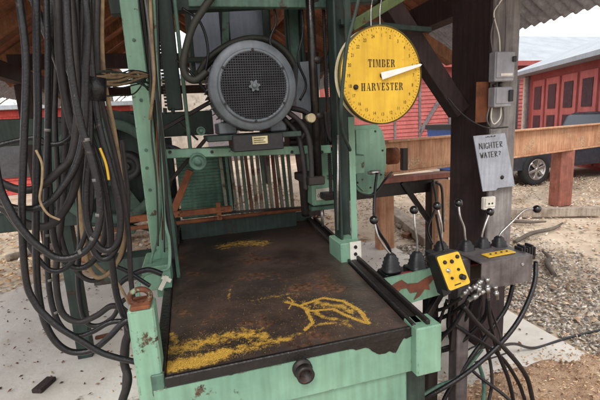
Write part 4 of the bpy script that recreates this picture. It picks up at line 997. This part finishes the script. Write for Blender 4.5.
MB().box((a_.x+.035, PB-.0635, b_.z+.03), (b_.x-.02, PB-.0615, b_.z+.045), bev=.0).build('rating_label', white, t)
t, a_, b_ = plbox('switch_box', 488, 88, 504, 107, .06, boxgrey, 'lower grey switch box with a dark rocker below the disconnect box', 'switch box')
MB().box((b_.x-.035, PB-.08, b_.z+.03), (b_.x-.006, PB-.067, a_.z-.02), bev=.003).build('rocker_switch', blk, t)
t, a_, b_ = plbox('outlet_box', 477.0+4, 197, 492, 208, .03, white, 'small white outlet box on the pillar below the metal sign', 'outlet box')
for k in (-.012, .012): MB().lathe(((a_.x+b_.x)/2+k, PB-.036, (a_.z+b_.z)/2), (0, -1, 0), [(0, .006), (.002, .006)], 10).build('socket', blk, t)
tag(MB().box(PY(476, 82, PB+.03)+Vector((0, -.005, 0)), PY(487, 122, PB+.03)+Vector((0, .0, 0)), bev=.001).build('backing_board', rusty), 'narrow reddish brown board fixed behind the grey switch boxes', 'board')
wl = ['leftmost grey wire climbing the pillar face from the disconnect box', 'crossing pale wire curving above the disconnect box', 'grey wire running straight up at the pillar right corner']
for k, pts in enumerate([[(493, 54), (491, 35), (495, 15), (502, -8)], [(500, 54), (499, 36), (494, 15), (498, 5), (508, -8)], [(505, 54), (506, 30), (506, -8)]]):
    tag(MB().tube([PY(x_, y_, PB-.012) for x_, y_ in pts], .004, 6).build('electric_wire', white if k == 1 else greysteel), wl[k], 'wire')
wl = ['inner loop of pale wire below the lower switch box', 'outer loop of grey wire below the lower switch box', 'dark cable sagging from the diagonal brace to the switch boxes']
for k, pts in enumerate([[(492, 107), (491, 118), (494, 124), (500, 118), (501, 107)], [(489, 107), (487, 120), (492, 128), (500, 126), (504, 118), (503, 107)],
                         [(448, 98), (460, 112), (475, 123), (490, 128), (508, 127)]]):
    tag(MB().tube([PY(x_, y_, PB-.015-(.08 if k == 2 else 0)) for x_, y_ in pts], .0045, 6).build('electric_wire', [white, greysteel, rubber][k]), wl[k], 'wire')
tag(MB().tube([PY(x_, y_, PB-.02) for x_, y_ in [(494, 84), (495, 88)]], .012, 8).tube([PY(x_, y_, PB-.02) for x_, y_ in [(500, 82), (500, 88)]], .010, 8).build('cable_coupling', darksteel), 'dark cable couplings between the two grey switch boxes', 'coupling')
# sign
SYn = PB-.035
cs = [PY(473.5, 136, SYn), PY(505, 133, SYn), PY(515, 186, SYn), PY(483, 191.5, SYn)]
sign = thing('metal_sign', (cs[0]+cs[2])/2, 'crooked dull silver metal sign with handwritten lettering hanging on the pillar', 'sign')
MB().prism([cs[0], cs[1], cs[2], cs[2].lerp(cs[3], .55)+Vector((0, 0, .006)), cs[2].lerp(cs[3], .6)+Vector((0, 0, -.006)), cs[3]], (0, .006, 0)).build('sheet', mat('dull_silver_sheet', (168, 174, 186), (146, 152, 164), rough=.45, metal=.2, streak=.2, rust=.12, rustcol=(120, 112, 106)), sign)
for fx, fy, tx, h_, w_ in ((.12, .24, 'NIGHTER', .036, .031), (.10, .40, 'WATER?', .034, .031)):
    o_ = cs[0].lerp(cs[1], fx) + (cs[3]-cs[0])*fy
    pl4 = Plane3(o_+Vector((0, -.002, 0)), (cs[1]-cs[0]), Vector((0, 0, 1))+.15*Vector((-1, 0, 0)), 0)
    strokes(tx, w_, h_, .0035, pl4, .0015).build('handwriting', ink, sign)
sm = MB()
for k in range(6): p = cs[0].lerp(cs[1], .38+.055*k)+(cs[3]-cs[0])*.035; sm.box(p+Vector((-.003, -.003, -.004)), p+Vector((.003, -.001, .004*(k % 2))), bev=0)
sm.build('handwriting', ink, sign)
MB().lathe(cs[2].lerp(cs[3], .36)+(cs[0]-cs[3])*.2+Vector((0, -.001, 0)), (0, -1, 0), [(0, .013), (.004, .012), (.008, .005)], 10).build('screw', darksteel, sign)

# ================================================================== VALVE BANK
VZ, VY = .85, 1.68
bank = thing('valve_bank', (1.3, VY, .6), 'hydraulic valve bank with six black-knobbed levers rising from rubber boots', 'valve bank')
vx0, vx1 = PY(384, 270, VY).x, PY(478, 262, VY).x
MB().box((vx0, VY-.04, .76), (vx1+.3, VY+.09, .845), bev=.006).build('valve_block', darksteel, bank)
MB().box((PY(398, 270, VY-.05).x, VY-.06, .848), (PY(432, 268, VY-.05).x, VY-.01, .856), bev=.001).build('red_strip', redlabel, bank)
MB().box((PY(455, 266, VY-.05).x, VY-.06, .848), (PY(478, 268, VY-.05).x, VY-.01, .856), bev=.001).build('red_strip', redlabel, bank)
# green plate
GP = VY-.07
gcs = [PY(385, 279, GP), PY(440, 267, GP), PY(443, 294, GP), PY(404, 305, GP)]
plt_ = MB().prism(gcs, (0, .012, 0)).build('green_plate', green, bank)
fl = [(390, 287), (396, 283), (402, 280), (408, 284), (418, 283), (426, 278), (433, 275), (436, 272), (434, 279), (429, 285), (430, 290), (425, 289), (420, 296), (414, 300), (418, 292), (410, 293), (407, 288), (401, 289), (398, 293), (395, 288)]
MB().prism([PY(x_, y_, GP-.004) for x_, y_ in fl], (0, .003, 0)).build('burnt_patch', flame, plt_)
# grey bracket box on the right
BX = 1.5
k0, k1 = PY(482, 262, BX), PY(533, 256, BX)
zt_, zb2 = PY(508, 259, BX).z, PY(500, 287, BX).z
br = MB().box((k0.x, BX, zb2), (k1.x, BX+.008, zt_), bev=.002).box((k0.x, BX+.0085, zt_-.008), (k1.x, BX+.2, zt_), bev=.002).box((k1.x-.008, BX+.0085, zb2), (k1.x, BX+.2, zt_-.0085), bev=.002)
br.build('mounting_bracket', greysteel, bank)
MB().lathe(PY(522, 264, BX), (0, -1, 0), [(0, .008), (.006, .008)], 6).build('bolt', silver, bank)
# yellow strip plate on the bracket
y0_ = PZ(485, 256, zt_+.004); y1_ = PZ(512, 251, zt_+.004)
MB().bar(y0_, y1_, .05, .006).build('yellow_plate', yellow, bank)
for k in range(4): p = y0_.lerp(y1_, .2+.2*k); MB().lathe(p+Vector((0, 0, .003)), (0, 0, 1), [(0, .005), (.004, .005)], 8).build('screw', blk, bank)
fan = MB(); c_ = PY(525, 250, BX+.08)
for k in range(6):
    fan.box(c_+Vector((-.04+.016*k, -.02, -.03)), c_+Vector((-.03+.016*k, .03, .02+.008*math.sin(k*2))), bev=.002)
fan.box(c_+Vector((-.05, -.02, -.05)), c_+Vector((.05, .04, -.028)), bev=.002).build('breather_cap', blk, bank)
MB().box((vx0+.25, VY+.0, 0), (vx0+.31, VY+.06, .76), bev=.004).build('stand_leg', darksteel, bank)
MB().box((k0.x-.05, BX+.1, 0), (k0.x+.02, BX+.17, zt_-.009), bev=.004).build('stand_leg', greysteel, bank)
def lever(kn, mids, boot, Y, fat=1., lab=None):
    bc = PY(boot[0], boot[1]+9, Y); top_ = PY(boot[0], boot[1]-9, Y)
    h_ = (top_-bc).length; w_ = .038*fat
    kpt = PY(kn[0], kn[1], Y+(.02 if kn[0] != 537 else -.02))
    rod = MB().tube([kpt]+[PY(a_, b_, Y) for a_, b_ in mids]+[top_-Vector((0, 0, .01))], .0055, 8)
    rod = rod.build('lever', silver, bank)
    MB().sphere(kpt, .0215, 16).build('knob', knobm, rod)
    bt = MB(); o = 0
    levs = [(0, 1.15), (.12, 1.15), (.15, .98), (.3, 1.05), (.36, .9), (.5, .95), (.56, .8), (.72, .82), (.78, .62), (.9, .55), (1., .3)]
    for t, s_ in levs:
        c2 = bc.lerp(top_, t)
        for j in range(16):
            a_ = 2*math.pi*(j+.5)/16; ca, sa = math.cos(a_), math.sin(a_); m_ = max(abs(ca), abs(sa)); q_ = (1/m_)*.75+.25
            bt.v.append(c2+Vector((ca*w_*s_*q_, sa*w_*s_*q_, 0)))
    for i in range(len(levs)-1):
        for j in range(16): bt.face((i*16+j, i*16+(j+1) % 16, (i+1)*16+(j+1) % 16, (i+1)*16+j), True)
    bt.face(list(range(16))[::-1]); bt.face([(len(levs)-1)*16+j for j in range(16)])
    bt.build('rubber_boot', blk, bank)
lever((374, 220), [(378, 236), (384, 246)], (391, 262), VY)
lever((414, 210), [(415, 226), (417, 242)], (417, 260), VY)
lever((437, 206), [(441, 222), (442, 234)], (441, 250), VY)
lever((458.5, 203), [(460, 216), (464, 227), (465, 236)], (466, 249), VY+.02, 1.1)
lever((490, 212), [(485, 225), (482, 236)], (483, 246), VY+.02)
lever((537, 209), [(525, 210), (512, 222), (501, 233)], (499, 245), VY)
for k_, px in enumerate((391, 417, 441, 466, 483)): 
    c_ = PY(px, 272, VY); MB().box((c_.x-.04, VY-.03, .80), (c_.x+.04, VY+.07, .862), bev=.005).build('valve_section', blk, bank)
# pendant control
PE = 1.45
pc = [PY(436, 257, PE), PY(458, 251, PE), PY(470, 283, PE-.03), PY(449, 291, PE-.03)]
pend = thing('control_pendant', PY(452, 292, PE), 'yellow-faced black control pendant leaning on the valve bank', 'control pendant')
nrmP = (pc[1]-pc[0]).cross(pc[3]-pc[0]).normalized()
if nrmP.y > 0: nrmP = -nrmP
def rounded(q, r_=.12):
    out = []
    for i in range(4):
        p = q[i]; a_ = q[i-1]; b_ = q[(i+1) % 4]; la_ = (a_-p).normalized()*.012; lb_ = (b_-p).normalized()*.012
        for t in (0, .33, .67, 1): out.append((p+la_)*(1-t)**2 + p*2*t*(1-t) + (p+lb_)*t*t)
    return out
MB().prism(rounded([p - nrmP*.001 + (p-(pc[0]+pc[2])/2)*.08 for p in pc]), -nrmP*.06).prism([PY(431, 254, PE+.05), PY(437, 252, PE+.05), PY(451, 293, PE+.02), PY(444, 297, PE+.02)], (0, .05, 0)).build('casing', blk, pend)
MB().prism(rounded(pc), nrmP*.004).build('yellow_faceplate', yellow, pend)
def onp(u, v): return pc[0].lerp(pc[1], u).lerp(pc[3].lerp(pc[2], u), v) + nrmP*.004
for u, v, r_ in ((.25, .2, .007), (.55, .23, .007), (.85, .14, .007), (.7, .5, .005), (.3, .68, .005)):
    MB().lathe(onp(u, v), nrmP, [(0, r_*1.3), (.004, r_*1.2), (.008, r_), (.010, r_*.5)], 14).build('push_button', blk, pend)
MB().lathe(onp(.25, .44), nrmP, [(0, .009), (.004, .009), (.004, .006), (.018, .005)], 14).build('toggle', silver, pend)
MB().lathe(onp(.72, .73), nrmP, [(0, .013), (.006, .013), (.006, .008), (.02, .012), (.024, .008)], 16).build('stop_knob', blk, pend)
MB().bar(onp(.3, .9), onp(.6, .9), .006, .002, up=nrmP).build('slot_mark', ink, pend)
MB().tube([PY(444, 252, PE+.04), PY(440, 235, PE+.15), PY(436, 215, PE+.3)], .006, 6).build('cord', rubber, pend)
# fittings below the pendant
for k, (p_, q_, l_) in enumerate((((470, 291), (480, 282), 'upper slanted silver fitting under the pendant'), ((468, 301), (484, 291), 'lower slanted silver hose fitting under the pendant'), ((488, 298), (487, 278), 'upright silver hose fitting under the grey bracket'), ((460, 297), (470, 287), 'small dark-banded fitting nearest the pendant'), ((477, 296), (481, 280), 'short silver fitting between the slanted pair and the upright one'), ((497, 299), (495, 286), 'stubby silver fitting directly under the grey bracket front edge'))):
    p1, q1_ = PY(*p_, BX-.02), PY(*q_, BX-.02); d = q1_-p1
    tag(MB().lathe(p1, d, [(0, .010), (d.length*.3, .010), (d.length*.3, .013), (d.length*.55, .013), (d.length*.55, .009), (d.length*.8, .009), (d.length*.8, .012), (d.length, .012)], 6).build('hose_fitting', silver), l_, 'fitting')
MB().bar(PY(456, 300, 1.62), PY(452, 350, 1.62), .03, .02, up=(0, 1, 0)).build('hanging_strap', darksteel, bank)
MB().bar(PY(441, 293, 1.66), PY(424, 322, 1.66), .03, .03, up=(0, 1, 0)).build('support_arm', darksteel, bank)

# ================================================================== HOSES
def hose(pts, Y, r, label, m=rubber, grp=None, cat='hose', bands=0, name='hydraulic_hose'):
    P = [PY(p[0], p[1], p[2] if len(p) > 2 else Y) for p in pts]
    P = [Vector((p.x, p.y, max(p.z, hgt(p.x, p.y)+r+.004 if p.x > .9 else r+.006))) for p in P]
    o = MB().tube(P, r, 10).build(name, m)
    tag(o, label, cat, grp)
    for k in range(bands):
        i = 1+k; p = P[i]; d = (P[i+1]-P[i-1]).normalized() if i+1 < len(P) else (P[i]-P[i-1]).normalized()
        MB().lathe(p-d*.02, d, [(0, r*1.2), (.035, r*1.2)], 12).build('crimp_sleeve', silver, o)
    return o
GR = 'black hydraulic hoses hanging in loops at the left'
L = [
 ([(30, -10), (40, 18), (52, 48), (66, 85), (80, 120), (94, 150), (104, 185), (110, 225), (112, 262), (118, 300), (132, 334)], 1.45, .0185, 'thick black hose slanting from top left down to the right through the bundle', rubber),
 ([(60, -10), (70, 30), (80, 62), (88, 100), (100, 130), (108, 165), (118, 200), (120, 235), (112, 255), (100, 258), (90, 240), (84, 200), (80, 150), (78, 100), (80, 40), (82, -10)], 1.40, .0165, 'black hose making a narrow U beside the tan hose', rubber),
 ([(88, -10), (90, 40), (94, 90), (100, 130), (112, 175), (120, 210), (119, 238), (110, 250), (98, 246), (88, 225), (86, 190), (90, 140), (90, 90)], 1.32, .017, 'hose from the bundled strap ending in a short hook', rubber),
 ([(98, -10), (97, 40), (99, 85), (106, 120), (116, 160), (124, 200), (129, 240), (131, 280), (136, 320)], 1.5, .015, 'dusty hose falling nearest the green post', rubber2),
 ([(36, -10), (37, 60), (38, 110), (37, 150), (36, 200), (36, 250), (38, 290), (44, 320), (56, 342), (72, 352), (92, 350), (108, 338), (124, 322), (138, 318)], 1.3, .0165, 'black hose dropping at the far left into the lowest big loop', rubber),
 ([(46, -10), (48, 50), (48, 100), (47, 160), (46, 210), (47, 260), (51, 300), (60, 325), (75, 336), (92, 332), (112, 322), (140, 322)], 1.42, .015, 'inner neighbour of the lowest loop with pale couplings', rubber),
 ([(18, -10), (26, 60), (24, 140), (22, 220), (26, 280), (35, 303), (45, 315), (60, 328), (80, 340), (100, 352), (118, 358), (136, 362)], 1.25, .0155, 'hose running down right across the concrete towards the corner post', rubber),
 ([(70, -10), (73, 20), (76, 60), (78, 110), (72, 155), (58, 172), (44, 184), (28, 190), (8, 186), (-15, 170), (-30, 130)], 1.32, .019, 'thick hose arcing left at mid height', rubber2),
 ([(85, -10), (88, 30), (86, 70), (84, 130), (76, 165), (62, 188), (48, 203), (30, 209), (8, 206), (-15, 190), (-30, 150)], 1.28, .0165, 'second arc sweeping left just beneath the thick one', rubber),
 ([(58, -10), (60, 60), (70, 120), (80, 150), (74, 190), (62, 214), (48, 226), (28, 224), (8, 212), (-15, 190), (-30, 140)], 1.36, .020, 'broad dusty arc sweeping left, lowest of the three', rubber2),
 ([(-30, 150), (-5, 146), (16, 141), (36, 138), (50, 144), (64, 142), (74, 130), (80, 100), (82, 50), (84, -10)], 1.5, .014, 'hose curling left behind the others near the red shed', rubber),
 ([(66, -10), (70, 60), (80, 120), (92, 160), (100, 200), (98, 230), (88, 248), (74, 257), (58, 258), (44, 250), (28, 236), (10, 210), (-4, 170), (-8, 80), (-8, -10)], 1.22, .0165, 'hose forming the wide middle loop with white printed marks', rubber),
 ([(64, -10), (64, 60), (65, 140), (63, 200), (58, 250), (56, 280), (62, 312), (78, 322), (96, 316), (112, 306), (126, 312), (138, 334)], 1.6, .019, 'thick vertical hose in the heart of the bundle', rubber2),
 ([(54, -10), (56, 60), (55, 120), (58, 180), (60, 230), (70, 262), (84, 278), (98, 280), (112, 268), (124, 250), (128, 200), (122, 140)], 1.6, .014, 'thin dark hose looping under the middle loop', rubber2),
 ([(72, -10), (73, 90), (76, 170), (80, 230), (78, 280), (84, 318), (96, 326), (112, 318), (124, 300), (140, 300)], 1.68, .016, 'rearmost hose dropping behind the tan strand', rubber),
 ([(102, -10), (102, 50), (106, 90), (114, 130), (120, 170), (124, 215), (122, 250), (110, 272), (96, 277), (88, 262), (82, 230), (80, 180)], 1.52, .013, 'greyish frayed hose curving behind the short hook', tanhose),
 ([(84, -10), (84, 80), (83, 150), (80, 205), (86, 245), (94, 262), (104, 272), (118, 284), (134, 312)], 1.55, .009, 'slim tan cable threaded through the hose bundle', tanhose),
 ([(36, 150), (42, 164), (42, 182), (40, 200), (48, 214), (60, 220)], 1.25, .0055, 'short tan rope dangling at far left', tanhose),
 ([(100, 148), (106, 164), (109, 180)], 1.30, .006, 'short yellow striped cable lying on the dusty hose', yellow),
 ([(52, -10), (60, 40), (74, 84), (88, 126), (98, 160), (106, 200), (104, 240), (92, 262), (76, 268), (60, 256), (52, 225), (48, 150), (50, 70), (52, -10)], 1.5, .017, 'second slanting hose parallel to the thick top-left one', rubber),
 ([(93, -10), (92, 50), (96, 100), (104, 150), (106, 190), (104, 232), (112, 262), (128, 272), (150, 286)], 1.6, .014, 'hose under the black strap passing behind the hook', rubber),
 ([(76, -10), (79, 60), (90, 120), (92, 170), (90, 215), (80, 248), (66, 268), (50, 270), (36, 256), (20, 230), (0, 200), (-20, 140)], 1.38, .013, 'slender hose in a wide swing below the middle loop', rubber),
]
markm = mat('faded_print', (112, 108, 106), (76, 74, 74), rough=.7, streak=0)
for k, (pts, Y, r_, lab, m_) in enumerate(L):
    o = hose(pts, Y, r_*.60, lab, m_, GR)
    if k in (5, 11):
        P = [PY(p[0], p[1], Y) for p in pts]
        for t in range(5):
            i = 2+t % 5; p = P[i]; q = P[i+1]; v = p.lerp(q, .5 if t < 5 else .1); d = (q-p).normalized(); MB().lathe(v-d*.005, d, [(0, r_*.612), (.009, r_*.612)], 10).build('printed_mark', markm, o)
# strap binding the bundle and the tangle to the post
st = thing('cable_tie', PY(92, 96, 1.3), 'twisted wire tie lashing the hose bundle to the green post', 'tie')
rt = random.Random(4)
for k in range(14):
    y_ = 80+rt.uniform(-6, 14)
    MB().tube([PY(86, y_+2, 1.34), PY(100, y_+rt.uniform(-5, 5), 1.4), PY(118, y_+rt.uniform(-6, 5), 1.6), PY(135, y_+rt.uniform(-7, 6)-3, 1.85), PY(148, 80+rt.uniform(-8, 10), 1.98)], .003+.0015*(k % 3), 6).build('strand', [rubber2, greend, tanhose][k % 3], st)
MB().lathe(PY(95, 90, 1.33), (.1, .0, 1), [(-.03, .03), (.035, .032)], 14).build('band', rubber, st)
# hoses beside the left green post (on the machine side)
GR2 = 'hoses running up beside the tall left green post'
for k, (pts, Y, r_, lab, m_) in enumerate([
 ([(150, -8), (153, 40), (157, 90), (163, 150), (168, 210), (174, 262)], 1.96, .007, 'dark hose clipped along the right edge of the tall left post', rubber2),
 ([(150, -8), (152, 40), (154, 80), (150, 120)], 1.9, .007, 'pale brown wire looping near the top of the tall left post', tanhose),
 ([(156, -8), (158, 60), (160, 120), (165, 190), (176, 235), (172, 290)], 2.2, .012, 'thick dark hose behind the tall left post', rubber),
 ([(144, -8), (148, 20), (152, 60), (154, 100)], 1.9, .005, 'thin grey wire slanting across the top of the tall left post', greysteel)]):
    hose(pts, Y, r_, lab, m_, GR2)
for k, (a_, b_, lab) in enumerate([(156, 163, 'thin black wire bowing out beside the right edge of the tall left post'), (146, 158, 'thin olive wire tight against the dark steel strip'), (152, 163, 'thin rusty cable farthest right beside the tall left post')]):
    rt2 = random.Random(k+20); n_ = 7
    hose([(a_+(b_-a_)*i/n_+rt2.uniform(-2, 2), -8+(260-6*k)*i/n_) for i in range(n_+1)], 1.93+.03*k, .0035+.001*(k % 2), lab, [rubber, olive, rusty, rubber2][k], GR2, 'wire', name='wire')
cl = [([(176, 60), (190, 72), (205, 90), (214, 104)], 'black cable drooping left of the motor behind the bent pipe'), ([(182, 8), (200, 22), (208, 50), (204, 80)], 'thin black cable hanging in front of the grey cabinet'),
      ([(300, -8), (303, 30), (298, 60), (306, 84), (300, 100)], 'black cable dropping right of the motor'), ([(326, -8), (330, 40), (325, 80), (330, 120), (327, 150)], 'thin black cable between the pole and the lead screw'),
      ([(268, -8), (276, 20), (270, 42), (282, 60)], 'short cable looping above the motor')]
for pts, lab in cl: hose(pts, 2.2, .007, lab, rubber, None, 'cable', name='power_cable')
hose([(162, 274), (146, 270), (124, 280), (116, 292), (122, 310), (127, 335), (124, 400)], 1.75, .012, 'hose curving behind the ringed corner post', rubber)
hose([(142, 330, 1.32), (128, 336, 1.34), (124, 360, 1.35), (128, 380, 1.33), (122, 402, 1.33)], 1.35, .014, 'ribbed hose end coming out behind the ringed corner post', rubber2)
GR3 = 'black hoses crossing beneath the valve bank'
R3 = [
 ([(536, 262, 1.6), (534, 285, 1.55), (520, 318, 1.5), (498, 346, 1.5), (468, 372, 1.52), (440, 390, 1.55), (415, 402, 1.6)], .014, 'rightmost thick hose sweeping from the bracket end down to the left', rubber),
 ([(513, 285, 1.6), (506, 308, 1.6), (488, 334, 1.6), (468, 362, 1.6), (448, 392, 1.62), (440, 410, 1.62)], .0135, 'hose from under the bracket middle crossing down left', rubber),
 ([(488, 298, 1.48), (490, 320, 1.5), (497, 350, 1.55), (508, 378, 1.55), (514, 405, 1.55)], .0125, 'hose dropping from the upright silver fitting', rubber),
 ([(488, 300, 1.5), (494, 318, 1.52), (500, 336, 1.6), (500, 350, 1.7)], .007, 'thin cable hanging beside the upright silver fitting', rubber),
 ([(463, 306, 1.5), (480, 326, 1.5), (506, 350, 1.5), (526, 376, 1.52), (533, 405, 1.52)], .0145, 'thickest hose bending over to the lower right', rubber),
 ([(455, 325, 1.6), (478, 340, 1.58), (502, 358, 1.56), (518, 382, 1.56), (524, 408, 1.56)], .012, 'hose following just beneath the thickest one', rubber),
 ([(468, 302, 1.52), (450, 314, 1.6), (432, 322, 1.7), (415, 330, 1.8)], .0125, 'upper hose feeding left under the pendant', rubber),
 ([(461, 298, 1.52), (445, 308, 1.6), (430, 312, 1.7), (412, 318, 1.8)], .011, 'short hose closest to the green plate', rubber2),
 ([(488, 299, 1.5), (484, 318, 1.55), (466, 338, 1.6), (446, 350, 1.65), (422, 352, 1.75), (405, 350, 1.8)], .0125, 'hose turning from the upright fitting back left to the saw', rubber),
 ([(470, 296, 1.5), (456, 322, 1.55), (440, 340, 1.62), (424, 368, 1.68), (408, 372, 1.75)], .0125, 'hose dipping low towards the saw side channel', rubber),
 ([(475, 330, 1.7), (455, 344, 1.7), (438, 352, 1.72), (425, 378, 1.72)], .011, 'short hose tucked against the dark strap', rubber2),
 ([(500, 346, 1.75), (515, 344, 1.9), (535, 348, 1.98), (566, 358, 2.0), (600, 370, 2.0), (640, 385, 2.0)], .011, 'single black hose trailing away right across the slab', rubber),
 ([(496, 352, 1.8), (480, 346, 1.85), (468, 350, 1.85), (464, 358, 1.8), (476, 362, 1.8), (492, 358, 1.8), (510, 352, 1.85)], .006, 'thin black cable coiled in a small loop on the slab', rubber),
]
R3 += [
 ([(474, 297, 1.55), (466, 318, 1.6), (452, 330, 1.65), (430, 336, 1.75), (412, 336, 1.85)], .011, 'hose sagging left behind the slanted silver fittings', rubber),
 ([(482, 293, 1.56), (478, 322, 1.6), (488, 352, 1.65), (492, 380, 1.62), (488, 408, 1.6)], .0105, 'hose falling nearly straight between the silver fittings', rubber2),
 ([(452, 300, 1.58), (448, 326, 1.62), (456, 352, 1.66), (476, 374, 1.62), (500, 392, 1.56), (520, 412, 1.5)], .011, 'hose dropping beside the dark strap then running right over the sawdust', rubber),
 ([(447, 300, 1.6), (438, 330, 1.66), (440, 356, 1.7), (430, 382, 1.7)], .009, 'narrow hose hanging in the corner next to the saw end box', rubber2)]
for pts, r_, lab, m_ in R3: hose(pts, 1.5, r_*.82, lab, m_, GR3)
hose([(478, 362, 1.75), (483, 378, 1.65), (484, 392, 1.58), (482, 410, 1.5)], 1.6, .011, 'green hose lying on the sawdust', greenm)
hose([(418, 398, 1.5), (440, 385, 1.55), (460, 376, 1.6), (482, 350, 1.7)], 1.6, .008, 'thin green line crossing the sawdust to the saw', greenm)

# ================================================================== LIGHT
w = bpy.data.worlds.new('World'); sc.world = w; w.use_nodes = True
nt = w.node_tree; bg = nt.nodes['Background']
sky = nt.nodes.new('ShaderNodeTexSky'); sky.sky_type = 'NISHITA'; sky.sun_disc = False
SE, SR = math.radians(48), math.radians(205)
sky.sun_elevation = SE; sky.sun_rotation = SR; sky.dust_density = 4; sky.air_density = 1
mx = nt.nodes.new('ShaderNodeMix'); mx.data_type = 'RGBA'; mx.inputs[0].default_value = .9; mx.inputs[7].default_value = (12.2, 12.1, 12.0, 1)
nt.links.new(sky.outputs['Color'], mx.inputs[6]); nt.links.new(mx.outputs[2], bg.inputs['Color'])
bg.inputs['Strength'].default_value = .162
sd_ = bpy.data.lights.new('sun', 'SUN'); sd_.energy = 1.9; sd_.angle = math.radians(14); sd_.color = (1, .96, .9)
so = bpy.data.objects.new('sun', sd_); C.objects.link(so)
sdir = Vector((math.sin(SR)*math.cos(SE), math.cos(SR)*math.cos(SE), math.sin(SE)))
so.rotation_euler = (sdir).to_track_quat('Z', 'Y').to_euler()
so.location = sdir*20
# ================================================================== CAMERA
cd = bpy.data.cameras.new('camera'); cam = bpy.data.objects.new('camera', cd); C.objects.link(cam)
cd.sensor_width = 36; cd.lens = 24; cd.clip_end = 2000; cd.clip_start = .02
M = Matrix((RR, UU, -fw)).transposed().to_4x4(); M.translation = CAM; cam.matrix_world = M
sc.camera = cam
sc.view_settings.view_transform = 'Standard'; sc.view_settings.look = 'None'; sc.view_settings.exposure = 0
